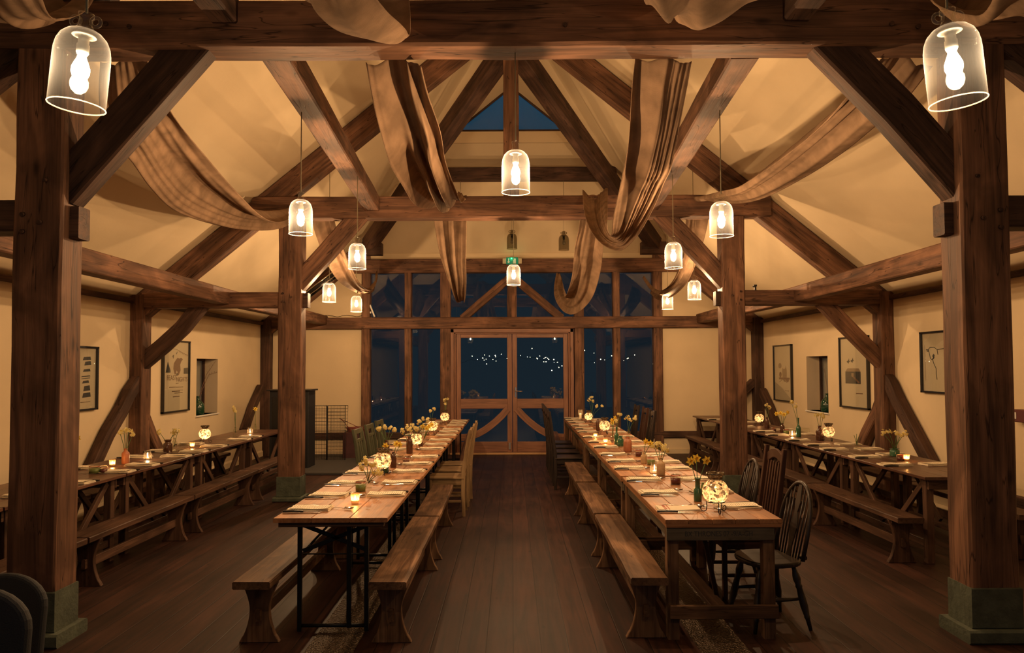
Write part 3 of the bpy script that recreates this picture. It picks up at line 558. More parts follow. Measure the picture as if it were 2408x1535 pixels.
# door frame and the two leaves
m = MB()
for sg in (-1, 1):
    m.box(sg * 1.165, 14.90, 0, sg * 1.235, 15.06, 2.50, 0.006); m.box(sg * 1.13, 14.93, 0, sg * 1.165, 15.05, 2.46, 0.005)
m.box(-1.235, 14.90, 2.43, 1.235, 15.06, 2.505, 0.006); m.box(-1.165, 14.93, 2.405, 1.165, 15.05, 2.43, 0.005)
m.build('trim_8', DOORW, **S)
m = MB(); m.box(-1.235, 14.80, 0.0, 1.235, 15.06, 0.035, 0.008); m.build('trim_9', simple('threshold', (0.5, 0.3, 0.15), 0.3), **S)
for di, sg in enumerate((-1, 1)):
    y0, y1 = 14.96, 15.02; r = V3((sg * 1.12, 14.99, 0.03))
    m = MB(); xa, xb = sg * 0.004, sg * 1.125
    zs = dict(b0=0.04, b1=0.245, m0=0.905, m1=1.10, t0=2.345, t1=2.40)
    m.box(xa, y0, .04, sg * .10, y1, 2.40, .006); m.box(sg * 1.03, y0, .04, xb, y1, 2.40, .006)
    m.box(sg * .10, y0, zs['b0'], sg * 1.03, y1, zs['b1'], .006); m.box(sg * .10, y0, zs['m0'], sg * 1.03, y1, zs['m1'], .006); m.box(sg * .10, y0, zs['t0'] - .02, sg * 1.03, y1, zs['t1'], .006)
    d = m.build('door_%d' % (di + 1), DOORW, None, r, **S)
    def ch(mb, nm, mat): o = mb.build(nm, mat, d, None, r); return o
    g = MB(); g.box(sg * .10, 14.985, 1.10, sg * 1.03, 14.995, 2.33); ch(g, 'glass_pane', PANE)
    g = MB(); g.box(sg * .10, 14.985, .245, sg * 1.03, 14.995, .905); ch(g, 'glass_pane', PANE)
    arc = []
    for i in range(9):
        a = i / 8; arc.append((sg * (0.09 + 0.94 * a), 14.965, 0.90 - 0.60 * math.sin(a * PI / 2) ** 0.9 + 0.03 * a))
    g = MB(); g.beam(arc, 0.05, 0.135, V3((0, 0, 1)), 0.006); ch(g, 'curved_brace', DOORW)
    if sg > 0:
        g = MB(); g.box(.055, 14.945, 1.13, .085, 14.962, 1.33, .003); g.tube([(.07, 14.95, 1.255), (.07, 14.90, 1.255), (.075, 14.89, 1.255), (.20, 14.89, 1.25)], .010, 8); ch(g, 'door_handle', SILVER)
    else:
        g = MB(); g.box(-.075, 14.945, .09, -.035, 14.962, .22, .003); g.box(-.08, 14.94, .215, -.03, 14.955, .228, .002); ch(g, 'floor_bolt', SILVER)

# ---------------------------------------------------------------- hessian swags
def swag(label, pairs, folds=5, amp=0.05, seed=1, sub=6):
    """cloth between a left and a right edge: pixels fix the edges, Y fixes how far away each section hangs"""
    rnd = random.Random(seed); L = []; Rr = []
    for (l, r, Y) in pairs:
        L.append(aY(l[0], l[1], Y)); Rr.append(aY(r[0], r[1], Y))
    def cr(P, i, t):
        p0 = P[max(i - 1, 0)]; p1 = P[i]; p2 = P[i + 1]; p3 = P[min(i + 2, len(P) - 1)]
        return 0.5 * ((2 * p1) + (p2 - p0) * t + (2 * p0 - 5 * p1 + 4 * p2 - p3) * t * t + (3 * p1 - p0 - 3 * p2 + p3) * t ** 3)
    rows = []; gs = []; K = 44; ph = [rnd.uniform(0, 6.28) for _ in range(4)]; Ls = 0; prev = None
    fr = folds + rnd.uniform(-.3, .3)
    cs = []
    for i in range(len(L) - 1):
        for s_ in range(sub): cs.append((cr(L, i, s_ / sub), cr(Rr, i, s_ / sub)))
    cs.append((L[-1], Rr[-1]))
    N = len(cs)
    for i, (a, b) in enumerate(cs):
        c = (a + b) / 2; c0 = (cs[max(i - 1, 0)][0] + cs[max(i - 1, 0)][1]) / 2; c1 = (cs[min(i + 1, N - 1)][0] + cs[min(i + 1, N - 1)][1]) / 2
        t = (c1 - c0).normalized(); w = b - a; nrm = w.cross(t).normalized()
        if prev is not None: Ls += (c - prev).length
        prev = c; row = []; gr = []; u = i / N
        for j in range(K + 1):
            v = j / K; drift = 0.25 * math.sin(u * 5 + ph[0])
            e = math.sin(PI * v)
            vv = v + 0.13 * math.sin(2.5 * u + 5 * v + ph[1]) + 0.06 * math.sin(9 * v + 3 * u + ph[3])
            q = math.sin(2 * PI * fr * vv + drift * 5); q = math.copysign(abs(q) ** 0.7, q)
            f = amp * (0.5 + 0.45 * math.sin(4.1 * v + 3.3 * u + ph[2])) * q + amp * 0.8 * math.sin(2 * PI * fr * 0.45 * v + u * 4 + ph[2]) + amp * 0.16 * math.sin(2 * PI * fr * 2.7 * vv + u * 9 + ph[0])
            f -= amp * 1.3 * (1 - e)                 # edges curl back
            row.append(a + w * v + nrm * f + t * (amp * 0.4 * math.sin(9 * v + 4 * u))); gr.append((Ls, v * w.length * 2.2, 0))
        rows.append(row); gs.append(gr)
    mid = V3(rows[N // 2][K // 2]); m = MB(); m.grid(rows, True, gs)
    o = m.build('hessian_swag', HESS, None, mid, label=label, category='drape', group='hessian drapes slung over the beams')
    md = o.modifiers.new('cloth', 'SOLIDIFY'); md.thickness = 0.004
    return o
swag('long hessian swag on the left slung from front tie beam to the left mid-hall post', [((238, 140), (352, 140), 4.98), ((240, 270), (392, 232), 5.35), ((300, 356), (432, 300), 5.85), ((345, 420), (480, 360), 6.4), ((408, 476), (540, 425), 7.1), ((508, 511), (610, 484), 8.0), ((580, 523), (655, 497), 8.9), ((655, 524), (700, 478), 9.5), ((700, 500), (742, 458), 9.95)], 2.1, 0.0473, 3)
swag('long hessian swag on the right slung from front tie beam to the right mid-hall post', [((2040, 136), (2189, 136), 4.98), ((1993, 207), (2118, 226), 5.3), ((1939, 268), (2061, 276), 5.7), ((1860, 340), (1985, 345), 6.3), ((1786, 405), (1905, 403), 7.1), ((1735, 442), (1810, 456), 8.0), ((1690, 453), (1749, 473), 8.8), ((1650, 459), (1690, 472), 9.5), ((1610, 458), (1640, 462), 9.95)], 2.1, 0.0405, 5)
swag('broad hessian drape hanging left of the centre from the front tie beam', [((866, 138), (996, 138), 4.99), ((881, 224), (1008, 210), 5.12), ((902, 315), (1032, 290), 5.3), ((920, 365), (1044, 352), 5.5), ((946, 417), (1056, 400), 5.8), ((966, 458), (1070, 438), 6.3), ((985, 478), (1080, 462), 6.9), ((1005, 484), (1086, 468), 7.7), ((1026, 480), (1090, 464), 8.8), ((1040, 458), (1094, 456), 9.85)], 2.6, 0.0607, 7)
swag('broad hessian drape hanging right of the centre, looped over the second tie beam', [((1494, 138), (1625, 138), 4.99), ((1487, 200), (1615, 200), 5.1), ((1477, 318), (1596, 300), 5.32), ((1464, 393), (1579, 390), 5.55), ((1452, 440), (1562, 430), 5.8), ((1444, 480), (1542, 478), 6.0), ((1441, 515), (1520, 520), 6.25), ((1446, 535), (1495, 558), 6.6), ((1449, 545), (1460, 588), 7.1), ((1441, 540), (1417, 574), 7.8), ((1434, 520), (1388, 540), 8.6), ((1430, 490), (1374, 500), 9.3), ((1428, 457), (1370, 457), 9.8), ((1425, 475), (1371, 475), 10.0)], 2.4, 0.045, 9)
swag('hessian drape hanging behind the second tie beam, left of the centre lamp', [((1020, 455), (1098, 455), 9.9), ((1020, 500), (1098, 500), 10.0), ((1034, 588), (1098, 602), 10.25), ((1051, 646), (1098, 650), 10.6), ((1068, 682), (1097, 690), 11.1), ((1080, 702), (1093, 706), 11.7), ((1082, 692), (1091, 690), 12.6)], 1.7, 0.0405, 11)
swag('hessian drape hanging behind the second tie beam, right of the centre lamp', [((1364, 460), (1422, 460), 9.92), ((1362, 522), (1421, 530), 10.0), ((1355, 568), (1419, 590), 10.2), ((1345, 635), (1411, 632), 10.6), ((1339, 672), (1396, 690), 11.0), ((1337, 690), (1369, 727), 11.6), ((1334, 696), (1345, 735), 12.2), ((1330, 690), (1322, 720), 12.9), ((1324, 672), (1309, 692), 13.7), ((1320, 648), (1308, 646), 14.6)], 1.7, 0.035, 13)
swag('small bright hessian swag at the far left beside the end screen', [((741, 500), (790, 500), 9.95), ((741, 525), (795, 525), 10.05), ((757, 578), (812, 575), 10.4), ((776, 622), (830, 622), 10.9), ((802, 662), (850, 660), 11.5), ((838, 688), (872, 674), 12.5), ((862, 690), (884, 655), 13.6), ((872, 680), (886, 632), 14.4)], 1.7, 0.0473, 15)
swag('small bright hessian swag at the far right beside the end screen', [((1612, 500), (1662, 500), 9.95), ((1610, 525), (1660, 525), 10.05), ((1608, 575), (1649, 567), 10.4), ((1597, 622), (1636, 612), 10.9), ((1580, 662), (1612, 662), 11.5), ((1556, 682), (1577, 698), 12.5), ((1537, 672), (1550, 703), 13.6), ((1519, 645), (1535, 690), 14.4)], 1.7, 0.0473, 17)
swag('hessian drape looping down over the top beam, left of the centre', [((780, -30), (960, -30), 4.66), ((800, 25), (966, 50), 4.5), ((845, 62), (962, 90), 4.3), ((760, 30), (935, 97), 4.0), ((700, 10), (890, 72), 3.6), ((650, -60), (850, -10), 3.2), ((600, -300), (820, -300), 2.4)], 1.7, 0.0405, 19)
swag('hessian drape looping down over the top beam, right of the centre', [((1500, -20), (1700, -20), 4.66), ((1495, 18), (1740, 34), 4.25), ((1520, 42), (1790, 30), 3.8), ((1510, 10), (1840, -10), 3.4), ((1480, -250), (1860, -250), 2.6)], 2.1, 0.0405, 21)
swag('shaded hessian drape at the top left corner, behind the lamp flex', [((60, -5), (250, -5), 4.66), ((20, 45), (215, 38), 4.3), ((-60, 66), (150, 58), 3.8), ((-150, 0), (100, 10), 3.3), ((-300, -250), (50, -250), 2.6)], 2.1, 0.0405, 23)
swag('shaded hessian drape at the top right corner, behind the lamp flex', [((2160, -5), (2350, -5), 4.66), ((2190, 22), (2390, 38), 4.25), ((2270, 44), (2470, 50), 3.8), ((2330, 0), (2600, 0), 3.3), ((2400, -250), (2700, -250), 2.6)], 2.1, 0.0405, 25)

# ---------------------------------------------------------------- demijohn pendant lamps
def lamp_model(lit, ears):
    r = empty('pendant_lamp', (0, 0, 0), category='pendant lamp')
    R_ = 0.092
    prof = [(R_, 0.0), (R_, 0.03), (R_ * 1.0, 0.17), (R_ * 0.985, 0.195), (R_ * 0.93, 0.222), (R_ * 0.82, 0.245), (R_ * 0.62, 0.264), (R_ * 0.40, 0.275), (0.027, 0.283), (0.022, 0.295), (0.021, 0.318), (0.026, 0.322), (0.026, 0.334), (0.020, 0.337), (0.006, 0.337)]
    q = MB(); q.lathe(prof, seg=28); sh = q.build('glass_shade', SHADE if lit else SHADE_OFF, r)
    q = MB(); q.tube([(R_ * math.cos(a * PI / 16), R_ * math.sin(a * PI / 16), 0.0) for a in range(32)], 0.0022, 6, closed=True); q.build('cut_rim', RIM if lit else SHADE_OFF, r)
    if ears:
        for sg in (-1, 1):
            q = MB(); c = V3((sg * 0.036, 0, 0.306)); q.tube([c + V3((0.017 * math.cos(a * PI / 6), 0, 0.017 * math.sin(a * PI / 6))) for a in range(12)], 0.0065, 8, closed=True); q.build('jug_handle', SHADE if lit else SHADE_OFF, r)
    q = MB(); q.lathe([(0.0001, 0.262), (0.036, 0.258), (0.040, 0.252), (0.018, 0.250), (0.018, 0.225), (0.021, 0.222), (0.021, 0.195), (0.016, 0.185), (0.0001, 0.185)], seg=18); q.build('bulb_holder', WHITE if lit else BLACKM, r)
    q = MB(); q.lathe([(0.0005, 0.186), (0.013, 0.183), (0.016, 0.172), (0.022, 0.158), (0.0295, 0.138), (0.030, 0.122), (0.024, 0.105), (0.012, 0.095), (0.0005, 0.092)], seg=18)
    b = q.build('bulb', BULB if lit else BULB_OFF, r)
    return r
LM = {}
def pendant(loc, top, lit, ears, label, tilt=0.0, rz=0.0, group='demijohn pendant lamps'):
    key = (lit, ears)
    if key not in LM: LM[key] = Kind(lambda: lamp_model(lit, ears))
    r = LM[key].put(V3(loc), rz, label, group)
    r.rotation_euler = (0, tilt, rz)
    hook = Matrix.Rotation(tilt, 3, 'Y') @ V3((0, 0, 0.337)) + V3(loc)
    q = MB(); q.tube([hook - V3(loc), V3((hook.x - loc[0], 0, top - loc[2]))], 0.0042, 6); c = q.build('flex', CORD, r)
    c.matrix_parent_inverse = Matrix.Rotation(-tilt, 4, 'Y') if abs(rz) < 1e-6 else (Matrix.Rotation(-rz, 4, 'Z') @ Matrix.Identity(4))
    if lit:
        lamp('bulb_light', (0, 0, 0.13), BULB_W * (0.30 if loc[1] < 4 else 1.0), LAMP_COL, 0.014, r)
    return r
def L_(x, y, Y): return tuple(aY(x, y, Y))
pendant(L_(180, 250, 2.6), 4.6, True, True, 'glass demijohn lamp hanging in the top left foreground', 0.09)
pendant(L_(2253, 240, 2.6), 4.6, True, True, 'glass demijohn lamp hanging in the top right foreground', -0.09)
pendant(L_(1213, 452, 4.83), 3.80, True, False, 'glass demijohn lamp hanging in the centre from the front tie beam')
pendant(L_(707, 550, 5.9), 3.78, True, False, 'glass demijohn lamp hanging in front of the left mid-hall post')
pendant(L_(1697, 555, 5.9), 3.78, True, True, 'glass demijohn lamp hanging in front of the right mid-hall post')
pendant(L_(840, 632, 7.9), 3.78, True, True, 'glass demijohn lamp just right of the left mid-hall post brace')
pendant(L_(1584, 630, 7.9), 3.78, True, True, 'glass demijohn lamp just left of the right mid-hall post brace')
pendant(L_(1208, 670, 9.86), 3.70, True, False, 'glass demijohn lamp hanging below the green exit sign')
pendant(L_(774, 710, 10.5), 4.6, True, True, 'small-looking far glass lamp right beside the left mid-hall post')
pendant(L_(1633, 704, 10.5), 4.6, True, True, 'small-looking far glass lamp left beside the right mid-hall post')
pendant(L_(838, 733, 12.6), 4.5, True, False, 'farthest lit glass lamp on the left, under the bright swag')
pendant(L_(1570, 727, 12.6), 4.5, True, False, 'farthest lit glass lamp on the right, under the bright swag')
pendant(L_(1204, 585, 13.1), 5.04, False, True, 'unlit glass lamp hanging high in front of the gable wall, centre one')
pendant(L_(1326, 588, 13.1), 5.04, False, True, 'unlit glass lamp hanging high in front of the gable wall, right one')
pendant(L_(1083, 588, 13.1), 5.04, False, True, 'unlit glass lamp on the gable wall hidden behind the left centre drape')
# ================================================================ FURNITURE
TZ = 0.76
def metal_table(L=1.83, W_=0.74):
    r = empty('trestle_table', category='table')
    q = MB(); n = 3
    for i in range(n): q.box(-W_ / 2 + i * W_ / n + 0.0008, -L / 2, TZ - 0.03, -W_ / 2 + (i + 1) * W_ / n - 0.0008, L / 2, TZ, 0.004)
    q.build('table_top', TABLE, r)
    q = MB()
    for sg in (-1, 1): q.box(-W_ / 2 + .03, sg * (L / 2 - .02), TZ - 0.062, W_ / 2 - .03, sg * (L / 2 - .07), TZ - 0.03, 0.004)
    for sg in (-1, 1): q.box(sg * (W_ / 2 - .03), -L / 2 + .07, TZ - 0.055, sg * (W_ / 2 - .055), L / 2 - .07, TZ - 0.03, 0.003)
    q.build('batten_frame', TABLE_E, r)
    for sg in (-1, 1):
        y = sg * (L / 2 - 0.13); q = MB()
        for x in (-.23, .21): q.box(x - .014, y - .014, 0.0, x + .014, y + .014, TZ - .062, 0.003)
        q.box(.085, y + .02 * sg, .03, .115, y + .035 * sg, TZ - .065, 0.002)
        q.tube([(-.23, y, .035), (.21, y, .035)], .013, 8); q.tube([(-.21, y, .50), (.2, y, .50)], .005, 6)
        q.beam([(-.21, y, .69), (.2, y, .53)], .008, .028); q.beam([(-.21, y, .52), (.2, y, .68)], .008, .028)
        q.tube([(-.2, y, .52), (-.05, y - sg * .35, .70)], .008, 6)
        q.build('folding_leg', BLACKM, r)
    return r
def pine_table(L=1.83, W_=0.74):
    r = empty('pine_table', category='table')
    q = MB(); n = 5
    for i in range(n): q.box(-W_ / 2 + i * W_ / n + 0.0012, -L / 2, TZ - 0.027, -W_ / 2 + (i + 1) * W_ / n - 0.0012, L / 2, TZ, 0.003)
    q.build('table_top', TABLE, r)
    q = MB()
    q.box(-W_ / 2 + .008, -L / 2 + .002, TZ - .052, W_ / 2 - .005, -L / 2 + .03, TZ - .028, .002); q.box(-W_ / 2 + .008, L / 2 - .002, TZ - .052, W_ / 2 - .005, L / 2 - .03, TZ - .028, .002)
    for sg in (-1, 1): q.box(sg * (W_ / 2 - .008), -L / 2 + .03, TZ - .052, sg * (W_ / 2 - .03), L / 2 - .03, TZ - .028, .002)
    q.build('top_moulding', TABLE, r)
    q = MB()
    for sg in (-1, 1): q.box(-W_ / 2 + .012, sg * (L / 2 - .012), TZ - .135, W_ / 2 - .05, sg * (L / 2 - .04), TZ - .053, .003)
    for sg in (-1, 1): q.box(sg * (W_ / 2 - .03), -L / 2 + .05, TZ - .13, sg * (W_ / 2 - .052), L / 2 - .05, TZ - .053, .003)
    q.build('apron', APRON, r)
    for sx_ in (-1, 1):
        for sy_ in (-1, 1):
            q = MB(); x = sx_ * (W_ / 2 - .055) - (.02 if sx_ > 0 else 0); y = sy_ * (L / 2 - .075); q.box(x - .037, y - .034, 0, x + .037, y + .034, TZ - .053, .004); q.build('leg', BENCH, r)
    for sg in (-1, 1):
        q = MB(); q.box(-W_ / 2 + .03, sg * (L / 2 - .035), .135, W_ / 2 - .03, sg * (L / 2 - .012), .22, .004); q.build('foot_rail', BENCH, r)
    q = MB(); q.beam([(-.09, -L / 2 + .13, TZ - .15), (.06, -L / 2 + .42, .16)], .07, .03, (1, 0, 0)); q.box(-.05, -L / 2 + .1, .15, .05, L / 2 - .1, .18, .003); q.build('stretcher', BENCH_S, r)
    return r
def side_table(L=1.64, W_=0.74):
    r = empty('side_table', category='table')
    q = MB(); n = 4
    for i in range(n): q.box(-W_ / 2 + i * W_ / n + 0.001, -L / 2, TZ - 0.026, -W_ / 2 + (i + 1) * W_ / n - 0.001, L / 2, TZ, 0.003)
    q.build('table_top', TABLE_S, r)
    for sg in (-1, 1): q = MB(); q.box(-W_ / 2 + .06, sg * (L / 2 - .05), TZ - .115, W_ / 2 - .06, sg * (L / 2 - .075), TZ - .026, .003); q.build('apron', BENCH_S, r)
    for sx_ in (-1, 1):
        for sy_ in (-1, 1):
            q = MB(); x = sx_ * (W_ / 2 - .09); y = sy_ * (L / 2 - .12); q.box(x - .033, y - .033, 0, x + .033, y + .033, TZ - .027, .004); q.build('leg', BENCH_S, r)
        for sy_ in (-1, 1):
            q = MB(); x = sx_ * (W_ / 2 - .09); q.beam([(x, sy_ * (L / 2 - .17), TZ - .06), (x, sy_ * .10, .20)], .03, .055, (0, 0, 1), .003); q.build('diagonal_brace', BENCH_S, r)
        q = MB(); x = sx_ * (W_ / 2 - .09); q.box(x - .016, -L / 2 + .13, .13, x + .016, L / 2 - .13, .19, .003); q.build('stretcher', BENCH_S, r)
    return r
def bench_maker(mat, L):
    def mk():
        r = empty('bench', category='bench')
        q = MB(); n = 10; q.beam([(random.uniform(-.002, .002), -L / 2 + L * i / n, .397) for i in range(n + 1)], .232, .048, (0, 0, 1), .007, .0015); q.build('seat', mat, r)
        out = []
        for i in range(25):
            t = i / 24; z = .373 * t
            hw = .062 + .062 * (abs(t - .56) / .56 if t < .56 else 0) ** 2.0 + .052 * (abs(t - .56) / .44 if t > .56 else 0) ** 1.6
            if t < .09: hw += .004
            out.append((hw, z))
        outline = [(h_, z_) for h_, z_ in out] + [(-h_, z_) for h_, z_ in reversed(out)]
        for sg in (-1, 1):
            q = MB(); q.prism(outline, (0, sg * (L / 2 - .17) + .02, 0), (1, 0, 0), (0, 0, 1), .04); o = q.build('trestle_leg', mat, r)
            bv = o.modifiers.new('soft', 'BEVEL'); bv.width = .004; bv.segments = 1; bv.limit_method = 'ANGLE'
        q = MB(); q.box(-.016, -L / 2 + .12, .14, .016, L / 2 - .12, .215, .004); q.build('stretcher', mat, r)
        q = MB(); q.box(-.10, -L / 2 + .13, .345, -.082, -L / 2 + .20, .373, .003); q.box(-.10, L / 2 - .20, .345, -.082, L / 2 - .13, .373, .003); q.build('seat_cleat', mat, r)
        return r
    return mk
def chair_maker(kind, mat):
    """chairs face +y, back at -y"""
    def mk():
        r = empty('dining_chair' if kind != 'windsor' else 'windsor_chair', category='chair')
        if kind in ('farm', 'slat'):
            H = 1.0 if kind == 'farm' else 1.10; sh = .45
            q = MB(); q.box(-.21, -.20, sh - .025, .21, .21, sh, .008, axis=1); q.build('seat', mat, r)
            for sx_ in (-1, 1):
                q = MB(); q.beam([(sx_ * .19, -.20, 0), (sx_ * .19, -.19, .25), (sx_ * .19, -.195, .5), (sx_ * .19, -.235, .8), (sx_ * .19, -.275, H)], .034, [.034, .042, .045, .038, .032], (0, 1, 0), .004); q.build('back_post', mat, r)
                q = MB(); q.box(sx_ * .19 - .018, .17, 0, sx_ * .19 + .018, .205, sh - .025, .004); q.build('leg', mat, r)
                q = MB(); q.box(sx_ * .19 - .010, -.18, .16, sx_ * .19 + .010, .175, .185, .003); q.build('stretcher', mat, r)
                q = MB(); q.box(sx_ * .19 - .012, -.18, .365, sx_ * .19 + .012, .175, .42, .003); q.build('seat_rail', mat, r)
            q = MB(); q.box(-.175, .178, .365, .175, .198, .42, .003); q.build('seat_rail', mat, r)
            def yb(z): return -.195 - .08 * max(0, z - .5) / .5
            if kind == 'farm':
                q = MB()                                         # wide top panel with a hand slot
                q.beam([(-.19, yb(.965), .965), (.19, yb(.965), .965)], .022, .06, (0, 0, 1), .004); q.beam([(-.19, yb(.86), .86), (.19, yb(.86), .86)], .02, .035, (0, 0, 1), .003)
                for sx_ in (-1, 1): q.beam([(sx_ * .13, yb(.87), .87), (sx_ * .13, yb(.94), .945)], .09, .02, (0, 1, 0), .003)
                q.build('top_rail', mat, r)
                for x in (-.09, 0, .09): q = MB(); q.beam([(x, yb(.5), .50), (x, yb(.85), .85)], .05, .012, (0, 1, 0), .003); q.build('back_slat', mat, r)
                q = MB(); q.beam([(-.19, yb(.5), .50), (.19, yb(.5), .50)], .02, .035, (0, 0, 1), .003); q.build('back_rail', mat, r)
            else:
                q = MB(); arc = [(-.18 + .36 * i / 10, yb(1.0) , 1.0 + .055 * math.sin(PI * i / 10)) for i in range(11)]; q.beam(arc, .02, .07, (0, 0, 1), .004); q.build('crest_rail', mat, r)
                for i in range(6): x = -.14 + .056 * i; q = MB(); q.beam([(x, yb(.52), .52), (x, yb(.98), .99)], .022, .012, (0, 1, 0), .002); q.build('back_slat', mat, r)
                q = MB(); q.beam([(-.19, yb(.52), .52), (.19, yb(.52), .52)], .02, .04, (0, 0, 1), .003); q.build('back_rail', mat, r)
        else:
            q = MB(); o_ = []
            for i in range(24):
                a = 2 * PI * i / 24; o_.append((.215 * math.copysign(abs(math.cos(a)) ** .8, math.cos(a)), .205 * math.copysign(abs(math.sin(a)) ** .75, math.sin(a))))
            q.prism(o_, (0, 0, .42), (1, 0, 0), (0, 1, 0), .035); o = q.build('seat', mat, r); bv = o.modifiers.new('soft', 'BEVEL'); bv.width = .012; bv.segments = 2; bv.limit_method = 'ANGLE'
            for sx_ in (-1, 1):
                for sy_ in (-1, 1):
                    a = V3((sx_ * .13, sy_ * .12, .42)); b = V3((sx_ * .20, sy_ * .20, 0)); q = MB()
                    pr = [(0, .015), (.08, .016), (.16, .024), (.22, .026), (.30, .019), (.33, .024), (.36, .019), (.50, .024), (.64, .026), (.78, .018), (.80, .021), (.83, .016), (1, .012)]
                    q.tube([a.lerp(b, t) for t, _ in pr], [k for _, k in pr], 10); q.build('turned_leg', mat, r)
            q = MB()
            for sx_ in (-1, 1): q.tube([(sx_ * .165, -.16, .20), (sx_ * .165, 0, .20), (sx_ * .165, .16, .20)], [.009, .015, .009], 8)
            q.tube([(-.165, 0, .20), (0, 0, .20), (.165, 0, .20)], [.009, .015, .009], 8); q.build('stretcher', mat, r)
            hoop = []
            for i in range(21):
                a = PI * i / 20; x = -.20 * math.cos(a) * (1.0 if math.sin(a) > .5 else .92 + .08 * math.sin(a) / .5); z = .455 + .50 * math.sin(a) ** .62
                hoop.append(V3((x, -.16 - .11 * (z - .455) / .5, z)))
            q = MB(); q.tube(hoop, .0145, 10); q.build('hoop_back', mat, r)
            for x in (-.145, -.105, -.065, .065, .105, .145):
                zt = .455 + .50 * max(0.05, 1 - (x / .2) ** 2) ** .31; q = MB(); q.tube([(x * .85, -.16, .45), (x, -.16 - .11 * (zt - .455) / .5, zt)], .0065, 6); q.build('spindle', mat, r)
            q = MB(); pr = [(0, .030), (.15, .022), (.3, .036), (.4, .044), (.5, .036), (.62, .02), (.75, .034), (.9, .026), (1, .02)]
            w_ = [2 * k for _, k in pr]; q.beam([(0, -.16 - .108 * t, .45 + .49 * t) for t, _ in pr], w_, .010, (0, 1, 0), .002)
            q.build('back_splat', mat, r)
            q = MB(); q.box(-.045, -.19, .424, .045, -.275, .452, .006); q.build('seat_tail', mat, r)
        return r
    return mk
def tub_chair():
    r = empty('dining_chair', category='chair'); mt = simple('dark_upholstery', (0.014, 0.016, 0.02), 0.75, bump=0.2, bscale=200)
    q = MB(); q.box(-.22, -.2, .40, .22, .22, .47, .03); q.build('seat', mt, r)
    rows = []
    for k, (dy) in enumerate((0, .045)):
        row = []
    o_ = [(-.20, 0)] + [(-.22 + .0 * i, .08 * i) for i in range(1, 4)] + [(.22 * math.cos(PI - PI * i / 14), .36 + .16 * math.sin(PI * i / 14)) for i in range(15)] + [(.22, .08 * i) for i in range(3, 0, -1)] + [(.20, 0)]
    q = MB(); q.prism(o_, (0, -.20, .44), (1, 0, 0), (0, -.12, 1), .05); o = q.build('backrest', mt, r); bv = o.modifiers.new('soft', 'BEVEL'); bv.width = .02; bv.segments = 3; bv.limit_method = 'ANGLE'
    for sx_ in (-1, 1):
        for sy_ in (-1, 1): q = MB(); q.tube([(sx_ * .18, sy_ * .18, .40), (sx_ * .20, sy_ * .20, 0)], [.018, .012], 8); q.build('leg', BLACKM, r)
    return r

TLX, TRX = -1.175, 1.33
CH = dict(farm=Kind(chair_maker('farm', PALE)), green=Kind(chair_maker('farm', GREENW)), slat=Kind(chair_maker('slat', BROWNW)), darks=Kind(chair_maker('slat', DARKW)), wind=Kind(chair_maker('windsor', DARKW)), tub=Kind(tub_chair))
KM = Kind(metal_table); KP = Kind(pine_table); KS = Kind(side_table)
B2 = Kind(bench_maker(BENCH, 2.0)); B3 = Kind(bench_maker(BENCH, 1.75)); BS = Kind(bench_maker(BENCH_S, 1.9))
pos = ['front', 'second', 'third', 'fourth', 'farthest']
for i in range(5):
    KM.put((TLX + (0, .006, -.005, .008, 0)[i], 4.83 + .915 + i * 1.835, 0), 0, '%s table of the left centre row, on black folding legs' % pos[i], 'tables of the left centre row')
    KP.put((TRX + (0, -.006, .004, .01, .015)[i], 4.73 + .915 + i * 1.90, 0), 0, '%s pine table of the right centre row, on square wooden legs' % pos[i], 'tables of the right centre row')
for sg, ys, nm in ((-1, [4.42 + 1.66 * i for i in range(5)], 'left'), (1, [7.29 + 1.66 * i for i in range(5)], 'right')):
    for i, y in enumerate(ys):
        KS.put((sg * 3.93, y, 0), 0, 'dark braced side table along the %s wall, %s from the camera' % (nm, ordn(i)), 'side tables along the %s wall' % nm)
# benches of the centre rows
g_ = 'benches of the centre rows'
B2.put((-.765, 5.585, 0), 0, 'nearest bench on the aisle side of the left centre table', g_)
B3.put((-.77, 7.49, 0), 0.01, 'second bench on the aisle side of the left centre table', g_)
B2.put((-1.60, 5.60, 0), 0, 'nearest bench on the outer side of the left centre table', g_)
B2.put((-1.58, 7.66, 0), 0, 'second bench on the outer side of the left centre table', g_)
B2.put((.845, 5.65, 0), 0, 'nearest bench on the aisle side of the right centre table', g_)
B3.put((.84, 7.58, 0), 0, 'second bench on the aisle side of the right centre table', g_)
B3.put((.835, 9.44, 0), 0, 'third bench on the aisle side of the right centre table', g_)
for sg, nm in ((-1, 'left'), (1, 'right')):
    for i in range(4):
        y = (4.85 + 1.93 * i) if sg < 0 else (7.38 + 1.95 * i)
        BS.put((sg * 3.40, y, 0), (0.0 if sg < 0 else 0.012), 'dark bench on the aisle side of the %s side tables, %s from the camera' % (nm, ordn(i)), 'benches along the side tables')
        BS.put((sg * 4.52, y + .1, 0), 0, 'dark bench between the %s side tables and the wall, %s from the camera' % (nm, ordn(i)), 'benches along the side tables')
